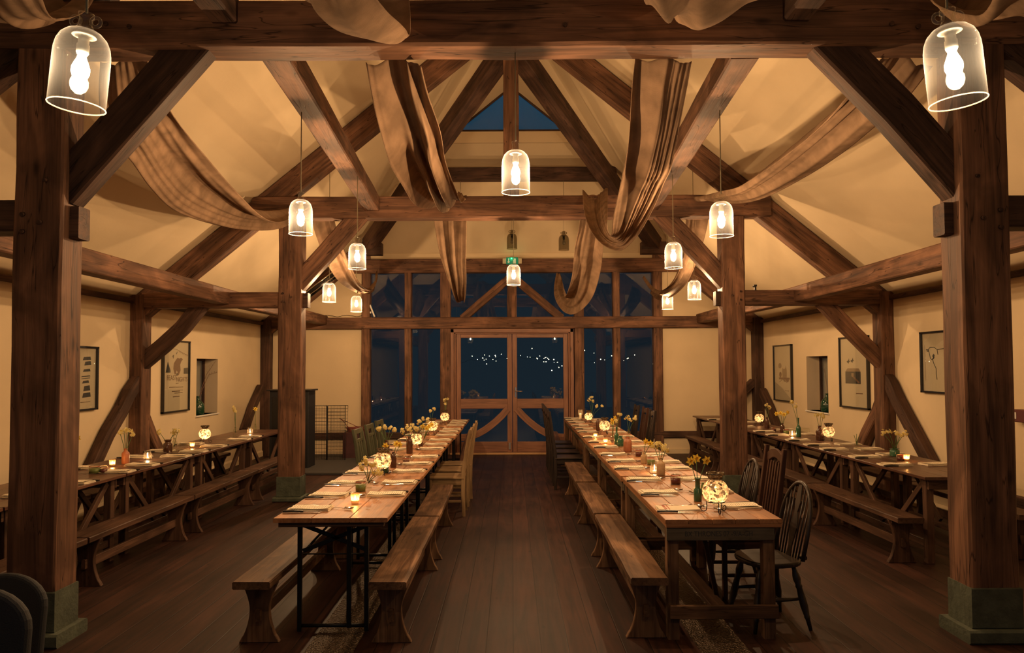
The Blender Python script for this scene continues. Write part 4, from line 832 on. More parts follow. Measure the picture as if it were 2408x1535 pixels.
# chairs
for i, y in enumerate((8.82, 9.42, 9.98)):
    CH['farm'].put((-.768 + .006 * i, y + .08, 0), PI / 2 + .03 * i, '%s pale wooden chair on the aisle side of the left centre table' % ('nearest', 'middle', 'farthest of three')[i] , 'pale chairs on the aisle')
for i, y in enumerate((9.0, 9.72, 10.45)):
    CH['green'].put((-1.60, y, 0), -PI / 2 - .05, '%s green painted chair on the outer side of the left centre table' % ('nearest', 'middle', 'farthest')[i], 'green chairs')
for i, y in enumerate((10.75, 11.45, 12.15, 12.85)):
    CH['darks'].put((.80, y, 0), -PI / 2, 'dark slatted chair on the aisle side of the right centre table, %s from the camera' % ordn(i), 'dark chairs at the far end')
CH['wind'].put((1.72, 5.09, 0), PI / 2 + .16, 'nearest dark hoop-backed windsor chair at the right centre table', 'windsor chairs', .97)
CH['slat'].put((1.76, 5.78, 0), PI / 2, 'brown slatted high-back chair between the two windsor chairs')
CH['wind'].put((1.80, 6.38, 0), PI / 2 + .05, 'second dark hoop-backed windsor chair, behind the brown slatted chair', 'windsor chairs')
CH['darks'].put((1.78, 10.9, 0), PI / 2, 'dark slatted chair far down the outer side of the right centre table', 'dark chairs at the far end')
CH['slat'].put((1.80, 11.6, 0), PI / 2, 'brown slatted chair far down the outer side of the right centre table')
CH['darks'].put((1.80, 12.4, 0), PI / 2, 'last dark slatted chair on the outer side of the right centre table', 'dark chairs at the far end')
CH['tub'].put((-1.97, 2.5, 0), PI + .05, 'dark round-backed chair at the bottom left corner', None, .97)
CH['tub'].put((-2.26, 3.1, 0), PI - .1, 'dark round-backed chair half hidden behind the corner one, by the stone pad', None, .86)

# stencilled lettering on the front pine table
def text_mesh(name, body, size, mat, parent, loc, rot, sx_=1.0, **props):
    c = bpy.data.curves.new(name, 'FONT'); c.body = body; c.size = size; c.align_x = 'CENTER'; c.align_y = 'CENTER'; c.extrude = 0.0006
    t = bpy.data.objects.new(name, c); COL.objects.link(t); bpy.context.view_layer.update()
    me = bpy.data.meshes.new_from_object(t); bpy.data.objects.remove(t)
    o = bpy.data.objects.new(name, me); COL.objects.link(o); me.materials.clear(); me.materials.append(mat); o.parent = parent; o.location = loc; o.rotation_euler = rot; o.scale = (sx_, 1, 1)
    for k, v_ in props.items(): o[k] = v_
    return o
text_mesh('stencilled_lettering', 'BX THRONES 07 -9/A-GH', 0.045, INK, KP.first, (-.03, -.915 + .0118, TZ - .094), (PI / 2, 0, 0), 0.86)

# ================================================================ PICTURES, NICHES, SIGNS
def picture(sg, y0, y1, z0, z1, label, art):
    """frame on a side wall; y0<y1 along the wall; art draws in (u 0..1 left to right as seen, v 0..1 up)"""
    X = sg * 4.998; c = V3((X, (y0 + y1) / 2, (z0 + z1) / 2)); r = empty('framed_print', c, label=label, category='picture', group='framed prints on the walls')
    w = y1 - y0; h = z1 - z0; d = .045; t = .022
    def P(u, v, dep): return V3((-sg * dep, sg * (0.5 - u) * w if sg > 0 else (u - 0.5) * w, (v - .5) * h))
    q = MB()
    for a, b, c_, e in ((0, 0, 1, t / h), (0, 1 - t / h, 1, 1), (0, 0, t / w, 1), (1 - t / w, 0, 1, 1)):
        p0 = P(a, b, 0.0); p1 = P(c_, e, d); q.box(p0.x, p0.y, p0.z, p1.x, p1.y, p1.z, .002)
    q.build('frame', BLACKP, r)
    q = MB(); p0 = P(.01, .01, .004); p1 = P(.99, .99, .016); q.box(p0.x, p0.y, p0.z, p1.x, p1.y, p1.z); q.build('paper', PAPER, r)
    q = MB(); p0 = P(.01, .01, .030); p1 = P(.99, .99, .032); q.box(p0.x, p0.y, p0.z, p1.x, p1.y, p1.z); q.build('glass_pane', PANE, r)
    def shape(nm, pts, mat, dep=.017):
        q = MB(); vs = [P(u, v, dep) for u, v in pts]; q.add(vs, [tuple(range(len(vs)))]); return q.build(nm, mat, r)
    def line(nm, pts, mat, wd=.004):
        q = MB(); q.tube([P(u, v, .0175) for u, v in pts], wd, 4); return q.build(nm, mat, r)
    art(shape, line, P, r); return r
def ell(cx_, cy_, rx, ry, n=20, a0=0, a1=2 * PI): return [(cx_ + rx * math.cos(a0 + (a1 - a0) * i / n), cy_ + ry * math.sin(a0 + (a1 - a0) * i / n)) for i in range(n if a1 - a0 > 6.2 else n + 1)]
def art_bear(shape, line, P, r):
    shape('tent_drawing', [(.12, .55), (.20, .70), (.30, .58), (.30, .55)], INK)
    shape('tree_drawing', [(.80, .53), (.80, .61), (.97, .62), (.97, .53)], INK)
    out = [(.46, .52), (.40, .60), (.42, .68), (.50, .73), (.56, .76), (.62, .745), (.70, .76), (.76, .735), (.70, .705), (.66, .66), (.68, .58), (.62, .52), (.56, .50), (.56, .56), (.52, .58), (.50, .53)]
    shape('bear_drawing', out, INK_B); shape('nose_drawing', ell(.54, .525, .03, .018), INK, .018)
    shape('bird_drawing', [(.36, .78), (.42, .80), (.40, .74)], INK); shape('bird_drawing', [(.50, .82), (.56, .85), (.52, .80)], INK)
    line('bunting_line', [(.35, .885), (.55, .87), (.75, .83), (.95, .80)], INK_F, .0025)
    for i in range(6): shape('bunting_flag', [(.60 + .06 * i, .858 - .01 * i), (.64 + .06 * i, .851 - .01 * i), (.62 + .06 * i, .825 - .01 * i)], INK_F)
    rot = (PI / 2, 0, PI / 2)
    def tx(body, size, u, v, mat=INK_B, s=1.0): p = P(u, v, .0185); text_mesh('printed_text', body, size, mat, r, p, rot, s)
    tx('FEAST', .105, .35, .475, INK_B, 1.15); tx('NIGHTS', .10, .73, .45, INK_B, 1.05)
    for u0, u1, v_, m_ in ((.50, .60, .40, INK_F), (.26, .50, .348, INK_B), (.52, .78, .345, INK_F), (.36, .66, .29, INK_B), (.46, .76, .265, INK_F), (.40, .64, .215, INK_B)): line('caption_line', [(u0, v_), (u1, v_)], m_, .0055)
def art_house(shape, line, P, r):
    shape('barn_drawing', [(.18, .34), (.18, .51), (.72, .51), (.72, .34)], INK); shape('barn_roof_drawing', [(.18, .51), (.26, .555), (.66, .555), (.72, .51)], INK_F)
    shape('barn_lamp_drawing', [(.40, .44), (.40, .49), (.48, .49), (.48, .44)], INK_F, .018); shape('barn_path_drawing', [(.42, .44), (.50, .44), (.70, .36), (.64, .35)], INK_B, .018)
    for u, v in ((.30, .66), (.44, .67)): shape('bird_drawing', [(u - .07, v - .01), (u, v + .01), (u + .02, v + .04), (u + .035, v), (u + .07, v - .01), (u + .02, v - .015), (u + .01, v - .04)], INK)
    line('caption_line', [(.56, .21), (.78, .21)], INK_B, .006)
def art_owl(shape, line, P, r):
    shape('owl_drawing', ell(.58, .50, .13, .16), INK_F); shape('owl_face_drawing', ell(.56, .62, .09, .05), PAPER, .018); shape('leaf_drawing', ell(.33, .63, .09, .05), INK_F)
    shape('branch_drawing', [(.25, .42), (.85, .42), (.88, .39), (.28, .385)], INK_B, .018); shape('leaf_drawing', ell(.35, .47, .07, .05), INK_B); shape('leaf_drawing', ell(.74, .38, .08, .04), INK_B, .019)
    line('twig_drawing', [(.3, .34), (.5, .40), (.7, .33)], INK_B, .004); line('caption_line', [(.60, .19), (.80, .19)], INK_F, .006)
def art_cow(shape, line, P, r):
    line('cow_drawing', [(.18, .70), (.24, .74), (.36, .74), (.44, .70), (.46, .62)], INK, .004); line('cow_drawing', [(.20, .70), (.23, .62), (.25, .56), (.29, .54), (.34, .57), (.36, .62)], INK, .004)
    line('cow_drawing', [(.18, .70), (.14, .71), (.16, .68), (.20, .68)], INK, .005); line('cow_drawing', [(.30, .56), (.35, .46), (.40, .40), (.40, .30), (.42, .22)], INK, .004)
    line('cow_drawing', [(.44, .70), (.7, .72), (.9, .68), (.92, .40), (.90, .22)], INK, .004); shape('cow_patch_drawing', [(.30, .60), (.34, .64), (.36, .58), (.34, .54)], INK)
    line('crop_line', [(.09, .78), (.095, .5), (.10, .2)], INK_F, .0015)
def art_blocks(shape, line, P, r):
    for i, (u, v, w, h) in enumerate(((.55, .78, .26, .06), (.60, .70, .22, .07), (.56, .60, .24, .05), (.50, .52, .3, .025), (.50, .49, .3, .02), (.54, .42, .22, .05), (.58, .30, .22, .09), (.55, .20, .27, .08))):
        shape('lettering_block', [(u, v), (u + w, v + .01), (u + w - .02, v + h), (u + .03, v + h - .01)], INK)
    line('caption_line', [(.5, .13), (.8, .135)], INK_F, .004)
picture(-1, 8.28, 8.93, 1.245, 1.995, 'framed black and white print on the left wall beside the foreground post', art_blocks)
picture(-1, 10.60, 11.47, 1.09, 2.15, 'tall framed poster of a bear lettered FEAST NIGHTS on the left wall', art_bear)
picture(1, 10.40, 11.30, 1.11, 2.155, 'tall framed print of a dark barn and flying birds on the right wall', art_house)
picture(1, 13.25, 14.15, 1.085, 2.12, 'tall framed owl print on the right wall near the far corner', art_owl)
picture(1, 8.30, 9.05, 1.40, 2.13, 'framed line drawing of a cow on the right wall by the foreground post', art_cow)
for sg, y, nm in ((-1, 12.10, 'left'), (1, 12.08, 'right')):
    r = empty('demijohn_vase', (sg * 5.10, y, NZ0), label='dark green glass demijohn standing in the %s wall window recess' % nm, category='vase', group='green demijohns in the window recesses')
    q = MB(); q.lathe([(.001, 0), (.085, 0), (.10, .02), (.105, .10), (.10, .16), (.07, .205), (.03, .235), (.024, .29), (.03, .30), (.022, .30)], seg=24); q.build('bottle', GREENG, r)
    t = empty('dry_branch', (sg * 5.10, y, NZ0 + .29), label='thin dry branch standing in the %s wall green demijohn' % nm, category='branch')
    for k in range(2 if sg < 0 else 1):
        q = MB(); a = V3((0, 0, -.1)); b = V3((sg * -.03, .25 + .1 * k, .35)) if sg < 0 else V3((0, .05, .32)); c = V3((-sg * .1, .48 + .1 * k, .60 - .2 * k)) if sg < 0 else V3((0, .12, .42)); q.tube([a, a.lerp(b, .5) + V3((0, -.03, 0)), b, c], [.004, .004, .003, .0015], 5)
        for i in range(7): p = b.lerp(c, i / 8); q.tube([p, p + V3((0, .03 * (-1) ** i, .035))], [.002, .001], 4)
        q.build('twig', INK_B, t)
# exit sign with twin lamps
r = empty('exit_sign', aY(1203, 614, 14.84), label='green lit exit sign with down arrow on the beam over the doors', category='sign')
q = MB(); q.box(-.105, -.02, -.065, .13, .02, .075, .005); q.build('sign_box', EXITG, r)
q = MB(); q.prism([(-.008, .055), (.008, .055), (.008, -.01), (.028, -.01), (0, -.045), (-.028, -.01), (-.008, -.01)], (-.06, -.021, 0), (1, 0, 0), (0, 0, 1), .003); q.build('arrow', WHITE, r)
q = MB(); q.prism([(-.015, .05), (.035, .05), (.035, -.05), (-.015, -.05)], (.05, -.021, 0), (1, 0, 0), (0, 0, 1), .003); q.build('door_symbol', WHITE, r)
for x in (-.145, .17): q = MB(); q.box(x - .035, -.025, -.05, x + .035, .02, .055, .006); q.build('lamp_head', simple('lamp_head_plastic', (.55, .48, .33), .4), r)
q = MB(); q.ball((0.0, -.03, .055), .008); q.build('led', LEDG, r); lamp('led_light', (0, -.05, .055), .25, (.1, 1, .5), .01, r)
# red box on the right wall
p = aX(2403, 978, 4.93); r = empty('fire_alarm_sign', p, label='small dark red box with a white panel on the right wall beyond the foreground post', category='sign')
q = MB(); q.box(-.04, -.2, -.06, .07, .11, .06, .008); q.build('box', simple('alarm_red', (.10, .02, .02), .5), r)
q = MB(); q.box(-.045, .02, -.03, -.04, .09, .035, .002); q.build('panel', WHITE, r)

# ---------------------------------------------------------------- far left corner
r = empty('hearth_mat', (-3.45, 13.35, 0), label='dark low mat on the floor in the far left corner', category='mat')
q = MB(); q.box(-1.15, -1.25, 0, 1.55, 1.35, .045, .01); q.build('mat', simple('dark_mat', (.05, .045, .04), .9, bump=.4, bscale=90), r)
r = empty('black_cabinet', (-3.78, 12.85, .045), label='tall black cabinet behind the left mid-hall post', category='cabinet')
q = MB(); q.box(-.33, -.22, 0, .33, .22, 1.30, .008); q.build('body', simple('cabinet_black', (.012, .013, .016), .5), r)
q = MB(); q.box(-.37, -.26, 1.30, .37, .24, 1.325, .004); q.build('lid', BLACKP, r)
q = MB(); q.box(-.28, -.232, .1, -.01, -.221, 1.2, .003); q.build('door', BLACKP, r); q = MB(); q.box(.01, -.232, .1, .28, -.221, 1.2, .003); q.build('door', BLACKP, r)
def wire_panel(parent, nm, w, h, ny, nx, z0=0, yb=0, x0=0, lean=0):
    q = MB(); y1 = yb + lean
    q.tube([(x0, yb, z0), (x0 + w, yb, z0), (x0 + w, y1, z0 + h), (x0, y1, z0 + h)], .008, 6, closed=True)
    for i in range(1, ny): z = h * i / ny; q.tube([(x0, yb + lean * i / ny, z0 + z), (x0 + w, yb + lean * i / ny, z0 + z)], .0028, 4, cap=False)
    for i in range(1, nx): x = x0 + w * i / nx; q.tube([(x, yb, z0), (x, y1, z0 + h)], .0022, 4, cap=False)
    return q.build(nm, BLACKM, parent)
r = empty('wire_guard', (-3.42, 13.75, .045), label='folding black wire fireguard standing in the far left corner', category='fireguard')
wire_panel(r, 'mesh_panel', .34, 1.0, 16, 16, 0, 0, 0); wire_panel(r, 'mesh_panel', .62, .47, 8, 2, .52, .12, -.26, .02); wire_panel(r, 'mesh_panel', .30, .98, 14, 6, 0, .05, -.30)
r = empty('crate', (-2.96, 14.25, .045), label='dark maroon crate beside the wire fireguard at the end wall', category='crate')
q = MB(); q.box(-.23, -.22, 0, .20, .22, .47, .01); q.build('body', REDBOX, r)
r = empty('cable_coil', (-2.98, 14.25, .515), label='tangle of red cable lying on the maroon crate', category='cable')
q = MB(); pts = []
for i in range(90): a = i * .42; pts.append((.17 * math.cos(a) * (1 + .15 * math.sin(i)), .15 * math.sin(a), .012 + .0009 * i + .008 * math.sin(i * 1.7)))
q.tube(pts, .007, 5); q.tube([(-.1, -.1, .05), (-.2, -.15, .2), (-.3, -.05, .26)], .006, 5); q.tube([(.05, 0, .08), (-.05, -.05, .14), (-.25, -.1, .24), (-.3, -.1, .27)], .006, 5); q.build('cable', simple('red_cable', (.20, .05, .04), .5), r)
# infra-red heater on the far left rafter and bits lying on the rails
r = empty('tube_heater', aY(752, 672, 14.3), label='dark metal tube heater sloping along the far left rafter', category='heater')
q = MB(); q.tube([(-.36, 0, -.27), (.36, 0, .27)], .075, 14); q.build('heater_body', simple('dark_steel', (.05, .05, .055), .25, .9), r)
q = MB(); q.tube([(-.38, -.06, -.23), (.36, -.06, .33)], .012, 8); q.tube([(-.34, -.06, -.30), (.40, -.06, .25)], .010, 8); q.build('reflector_rail', SILVER, r)
q = MB(); q.tube([(.30, 0, .30), (.33, 0, .62)], .006, 5); q.tube([(-.25, 0, -.10), (-.22, 0, .25)], .006, 5); q.build('hanging_chain', BLACKM, r)
p = aY(876, 732, 14.93); r = empty('plug_strip', p, label='white plug strip leaning on the rail at the far left window', category='power strip')
q = MB(); q.beam([(-.05, 0, .13), (.045, 0, -.11)], .03, .05, (0, 1, 0), .006); q.build('strip', WHITE, r)
for t in (.25, .6): q = MB(); c = V3((-.05, 0, .13)).lerp(V3((.045, 0, -.11)), t) + V3((-.05, 0, -.01)); q.box(c.x - .02, -.015, c.z - .02, c.x + .02, .015, c.z + .02, .004); q.build('plug', WHITE, r)
r = empty('trailing_wire', (-3.4, 14.9, 2.745), label='thin black wire lying along the rail at the far left', category='wire')
q = MB(); q.tube([(-.5 + .1 * i, -.02 * math.sin(i), .01 + .035 * abs(math.sin(i * .8))) for i in range(10)], .004, 5); q.build('wire', BLACKM, r)
p = aY(1776, 676, 9.80); r = empty('spot_clip', (p.x, p.y, 2.73), label='tiny black clip standing on the right cross beam', category='clip')
q = MB(); q.box(-.012, -.012, 0, .012, .012, .05, .003); q.box(-.035, -.01, .04, .012, .01, .055, .003); q.box(-.02, -.012, .05, .02, .01, .075, .004); q.build('clip', BLACKP, r)
# fairy lights outside the doors
r = empty('fairy_lights', (0, 20.5, 2.0), label='string of small fairy lights outside beyond the glass doors', category='string lights')
q = MB(); cab = [(-1.7 + .07 * i, 0, -.16 + .16 * abs(math.cos((-1.7 + .07 * i) * .9)) + .03 * math.sin(i)) for i in range(73)]; q.tube(cab, .004, 4); q.build('cable', BLACKP, r)
rnd = random.Random(5)
bulb0 = None
for i in range(70):
    k = rnd.randrange(73); c = V3(cab[k]) + V3((rnd.uniform(-.04, .04), rnd.uniform(-.6, .6), rnd.gauss(0, .06) if i % 5 else rnd.uniform(-.35, .3)))
    if bulb0 is None: q = MB(); q.ball((0, 0, 0), .014, 6, 4); bulb0 = q.build('fairy_bulb', FAIRY, r); o = bulb0
    else: o = bulb0.copy(); COL.objects.link(o); o.parent = r
    o.location = c; s_ = rnd.uniform(.25, .95); o.scale = (s_, s_, s_)
# ================================================================ TABLEWARE
def mk_napkin(stripe):
    def mk():
        r = empty('napkin', category='napkin'); rows = []
        q = MB()
        for k, (zz, sx_, sy_) in enumerate(((.000, .080, .142), (.0045, .079, .140), (.009, .077, .138))):
            rows = []
            for i in range(9):
                v = -1 + 2 * i / 8; row = []
                for j in range(7):
                    u = -1 + 2 * j / 6; row.append((u * sx_ + .002 * math.sin(5 * v + k), v * sy_ + .002 * math.sin(4 * u + k), zz + .005 + .0022 * math.sin(3 * u + 2 * v + k) + .002 * (abs(v) ** 3) * k * .5))
                rows.append(row)
            q.grid(rows); lo = [[(p[0], p[1], p[2] - .0045) for p in row] for row in rows]; q.grid(lo)
            edge = [rows[0][j] for j in range(7)] + [rows[i][6] for i in range(1, 9)] + [rows[8][j] for j in range(5, -1, -1)] + [rows[i][0] for i in range(7, 0, -1)]
            n = len(edge); q.add(edge + [(p[0], p[1], p[2] - .0045) for p in edge], [(i, (i + 1) % n, n + (i + 1) % n, n + i) for i in range(n)])
        q.build('linen', NAPKIN, r)
        if stripe:
            q = MB()
            for y in (-.098, -.088, -.070): q.box(-.074, y, .0150, .074, y + .004, .0172)
            q.build('red_stripe', RED, r)
        else:
            q = MB()
            for i in range(5): q.box(.0795, -.125 + .012 * i, .010, .0805, -.119 + .012 * i, .016)
            q.build('stitching', GREENST, r)
        return r
    return mk
def mk_menu():
    q = MB(); rows = []
    for i in range(8):
        v = -1 + 2 * i / 7; rows.append([(u * .068, v * .128, .0185 + .004 * abs(v) ** 2.5 + .0015 * math.sin(3 * u + 4 * v)) for u in (-1, -.5, 0, .5, 1)])
    q.grid(rows); q.grid([[(p[0], p[1], p[2] - .0006) for p in row][::-1] for row in rows])
    return q.build('menu_sheet', MENU, None, category='menu')
def mk_knife():
    r = empty('steak_knife', category='knife')
    q = MB(); q.beam([(0, -.125, .008), (0, -.06, .009), (0, -.008, .008)], [.016, .020, .014], [.011, .013, .010], (0, 0, 1), .004); q.build('handle', BLACKP, r)
    q = MB(); q.prism([(-.006, -.008), (.007, -.008), (.009, .05), (.006, .095), (-.004, .118), (-.006, .05)], (0, 0, .006), (1, 0, 0), (0, 1, 0), .0018); q.build('blade', SILVER, r)
    return r
def mk_tknife():
    q = MB(); q.beam([(0, -.115, .005), (0, -.06, .006), (0, -.012, .005)], [.013, .012, .008], [.006, .007, .005], (0, 0, 1), .003)
    q.prism([(-.006, -.014), (.006, -.014), (.009, .04), (.007, .10), (0, .112), (-.005, .09)], (0, 0, .004), (1, 0, 0), (0, 1, 0), .0015)
    return q.build('table_knife', SILVER, None, category='knife')
def mk_fork():
    q = MB(); q.beam([(0, -.105, .006), (0, -.06, .012), (0, -.01, .010), (0, .03, .004), (0, .05, .005)], [.014, .009, .006, .009, .023], .003, (0, 0, 1), .001)
    for k in (-1.5, -.5, .5, 1.5): q.beam([(k * .0065, .048, .005), (k * .0065, .075, .006), (k * .006, .098, .012)], .0034, .0022, (0, 0, 1), .0006)
    return q.build('fork', SILVER, None, category='fork')
def mk_spoon():
    q = MB(); q.beam([(0, -.105, .005), (0, -.05, .010), (0, .01, .010), (0, .035, .006)], [.014, .008, .005, .009], .003, (0, 0, 1), .001)
    rows = []
    for i in range(9):
        t = i / 8; y = .03 + .062 * t; hw = .020 * math.sin(PI * (.08 + .84 * t)) ** .7
        rows.append([(hw * u, y, .006 + .007 * (u * u) + .006 * (2 * t - 1) ** 2) for u in (-1, -.6, -.2, .2, .6, 1)])
    q.grid(rows); q.grid([[(p[0], p[1], p[2] - .0014) for p in row][::-1] for row in rows])
    return q.build('spoon', SILVER, None, category='spoon')
def mk_single(fn):
    return fn
K_ = dict(nap=Kind(mk_napkin(False)), napr=Kind(mk_napkin(True)), menu=Kind(mk_menu), kn=Kind(mk_knife), tk=Kind(mk_tknife), fk=Kind(mk_fork), sp=Kind(mk_spoon))
TAB = {'LR': (1, PI / 2, 'aisle side, left centre table'), 'LL': (-1, -PI / 2, 'outer side, left centre table'), 'RL': (-1, -PI / 2, 'aisle side, right centre table'), 'RR': (1, PI / 2, 'outer side, right centre table'),
       'SLa': (1, PI / 2, 'aisle side, left side table'), 'SLw': (-1, -PI / 2, 'wall side, left side table'), 'SRa': (-1, -PI / 2, 'aisle side, right side table'), 'SRw': (1, PI / 2, 'wall side, right side table')}
rs = random.Random(77)
def setting(key, idx, x, y, full=True, stripe=False, menu=True):
    sd, rz, where = TAB[key]; o = ordn(idx) if idx < 16 else 'last'
    a = rz + rs.uniform(-.06, .06); x += rs.uniform(-.008, .008); y += rs.uniform(-.01, .01)
    def W_(lx, ly): return (x + lx * math.cos(a) - ly * math.sin(a), y + lx * math.sin(a) + ly * math.cos(a), TZ)
    tail = '%s place from camera, %s' % (o, where)
    K_['napr' if stripe else 'nap'].put(W_(0, 0), a + rs.uniform(-.03, .03), ('red-striped linen napkin, ' if stripe else 'folded linen napkin, ') + tail, 'linen napkins')
    if menu: K_['menu'].put(W_(rs.uniform(-.006, .006), .004), a + rs.uniform(-.07, .07), 'printed menu on the napkin, ' + tail, 'printed menus')
    K_['kn'].put(W_(.108, -.012), a + rs.uniform(-.05, .05), 'black-handled knife, ' + tail, 'black-handled knives', 1.15)
    K_['fk'].put(W_(-.112, .005), a + rs.uniform(-.12, .12), 'steel fork, ' + tail, 'steel forks', 1.12)
    if full:
        K_['tk'].put(W_(.140, -.018), a + rs.uniform(-.05, .05), 'steel table knife, ' + tail, 'steel table knives', 1.12)
        K_['sp'].put(W_(.015 + rs.uniform(-.02, .02), .20), a - .45 + rs.uniform(-.3, .3) + PI * (rs.random() < .0), 'steel spoon, ' + tail, 'steel spoons', 1.12)
for i, y in enumerate((5.685, 6.27, 6.96, 7.51, 8.07, 8.88, 9.37, 9.93, 10.65, 11.22, 11.69, 12.50, 13.04, 13.54)): setting('LR', i, -.955, y)
for i, y in enumerate((5.125, 5.656, 6.26, 6.88, 7.5, 8.1, 8.85, 9.45, 10.0, 10.7, 11.3, 12.0, 12.7, 13.3)): setting('LL', i, -1.385, y)
for i, y in enumerate((5.067, 5.70, 6.37, 7.11, 7.65, 8.236, 8.996, 9.587, 10.29, 11.1, 11.66, 12.27, 13.0, 13.58, 14.05)): setting('RL', i, 1.115, y, True, i == 0, i != 0)
for i, y in enumerate((5.146, 5.778, 6.385, 7.06, 7.55, 8.17, 9.0, 9.63, 10.3, 11.0, 11.7, 12.4, 13.1, 13.7)): setting('RR', i, 1.54, y)
for i, y in enumerate((5.7, 6.337, 7.018, 7.497, 8.254, 8.7, 9.282, 10.147, 10.564)): setting('SLa', i, -3.71, y, False)
for i, y in enumerate((6.6, 7.3, 8.187, 8.757, 9.6)): setting('SLw', i, -4.12, y, False)
for i, y in enumerate((7.249, 7.889, 8.631, 9.126, 9.72, 10.484, 11.039, 11.9, 12.7, 13.6)): setting('SRa', i, 3.71, y, False)
for i, y in enumerate((7.275, 8.1, 8.636, 9.17, 10.543, 11.3, 12.9)): setting('SRw', i, 4.11, y, False)

# ---- glowing lanterns and candles
def candle_parts(r, z, rad=.018, h=.018):
    q = MB(); q.lathe([(.0005, z), (rad, z), (rad, z + h), (.0005, z + h)], seg=14); q.build('candle', WAX, r)
    q = MB(); q.lathe([(.0005, z + h), (.0045, z + h + .006), (.0055, z + h + .012), (.003, z + h + .022), (.0004, z + h + .032)], seg=8); q.build('flame', FLAME, r)
def mk_lantern():
    r = empty('mosaic_lantern', category='lantern'); z0 = .055; R_ = .078
    q = MB(); prof = [(.001, z0)] + [(R_ * math.cos(a), z0 + .072 + .076 * math.sin(a)) for a in [-1.2 + 2.35 * i / 14 for i in range(15)]] + [(.042, z0 + .150)]
    q.lathe(prof, seg=28); q.build('mosaic_globe', MOSAIC, r)
    q = MB(); q.lathe([(.042, z0 + .148), (.044, z0 + .168), (.055, z0 + .170), (.058, z0 + .178), (.055, z0 + .186), (.048, z0 + .186), (.040, z0 + .168), (.039, z0 + .150)], seg=28); q.build('glass_neck', MOSAIC, r)
    q = MB(); q.tube([(.055 * math.cos(a * PI / 10), .055 * math.sin(a * PI / 10), z0 + .012) for a in range(20)], .003, 6, closed=True); q.build('stand_ring', BLACKM, r)
    for k in range(3):
        a = 2 * PI * k / 3 + 2.6; d = V3((math.cos(a), math.sin(a), 0)); pts = [d * .054 + V3((0, 0, z0 + .010)), d * .052 + V3((0, 0, .035)), d * .055 + V3((0, 0, .012))]
        for i in range(12): t = i / 11; b = -PI / 2 - .3 + t * 4.4; rr = .020 * (1 - .55 * t); c = d * .075 + V3((0, 0, .023)); pts.append(c + d * (rr * math.cos(b)) + V3((0, 0, rr * math.sin(b))))
        q = MB(); q.tube(pts, .003, 6); q.build('scroll_leg', BLACKM, r)
    candle_parts(r, z0 + .003)
    return r
def mk_votive():
    r = empty('votive_candle', category='candle')
    q = MB(); q.lathe([(.001, .0), (.024, .0), (.027, .018), (.033, .075), (.031, .075), (.025, .020), (.001, .014)], seg=20); q.build('votive_glass', VOTIVE, r); candle_parts(r, .015); return r
def mk_jarlight():
    r = empty('jar_candle', category='candle')
    q = MB(); q.lathe([(.001, .0), (.034, .0), (.038, .01), (.038, .065), (.030, .078), (.028, .092), (.031, .094), (.031, .1), (.027, .1)], seg=20); q.build('glass_jar', CLEAR, r); candle_parts(r, .006); return r
KL, KV, KJ = Kind(mk_lantern), Kind(mk_votive), Kind(mk_jarlight)
def T(x, y): p = aZ(x, y, TZ); return (p.x, p.y, TZ)
def lit(kind, x, y, label, group, h, w, scale=None, xyz=None):
    r = kind.put(xyz or T(x, y), rs.uniform(0, .5), label, group, scale); lamp('candle_light', (0, 0, h), w, CANDLE_COL, .006, r); return r
LT = ((1683, 1205, 'big glowing mosaic lantern on the near end of the right centre table', 1.1), (900, 1116, 'glowing mosaic lantern near the front of the left centre table', 1.0), (979, 1056, 'second glowing mosaic lantern down the left centre table', .95),
      (1017, 1022, 'wide glowing mosaic lantern two thirds down the left centre table', 1.0), (1046, 997, 'farthest glowing mosaic lantern on the left centre table', 1.0), (1422, 1021, 'glowing mosaic lantern two thirds down the right centre table', 1.0), (1384, 994, 'farthest glowing mosaic lantern on the right centre table', .9))
for x, y, lb, s_ in LT: lit(KL, x, y, lb, 'mosaic lanterns', .10, CANDLE_W * 1.3, s_)
lit(KL, 515, 1035, 'bright mosaic lantern on the left side table near the window recess', 'mosaic lanterns', .10, CANDLE_W * 2.2, .95, (-4.0, 9.72, TZ))
lit(KL, 1949, 1038, 'glowing mosaic lantern on the right side table beside the brown jug', 'mosaic lanterns', .10, CANDLE_W, .95, tuple(T(1949, 1037)))
lit(KL, 1781, 993, 'glowing mosaic lantern on the far right side table by the corner post', 'mosaic lanterns', .10, CANDLE_W, .95, (4.05, 12.25, TZ))
VT = ((835, 1185, 'votive candle in a small glass at the near end of the left centre table', 1.0), (264, 1097, 'small votive candle at the front of the left side table', .9), (452, 1053, 'small votive candle beside the dark vase on the left side table', .9), (2132, 1084, 'small votive candle at the near end of the right side table', .9),
      (1400, 1029, 'tiny votive candle on the right centre table aisle side, before the lantern', .8), (1424, 1043, 'tiny votive candle on the right centre table, second from the far lantern', .8))
for x, y, lb, s_ in VT: lit(KV, x, y, lb, 'votive candles', .045, CANDLE_W * .9, s_)
JT = ((347, 1081, 'glass jar with a lit candle on the left side table'), (1863, 1026, 'glass jar with a lit candle beside the green bottle, right side table'), (588, 1020, 'glass jar with a lit candle at the far end of the left side table'), (1539, 1113, 'glass jar with a candle behind the beige bottle, right centre table'))
for x, y, lb in JT: lit(KJ, x, y, lb, 'candles in glass jars', .035, CANDLE_W * .7)
r = empty('candle_glass', T(1365, 989), label='tall clear glass with a pale candle, far end of the right centre table', category='candle')
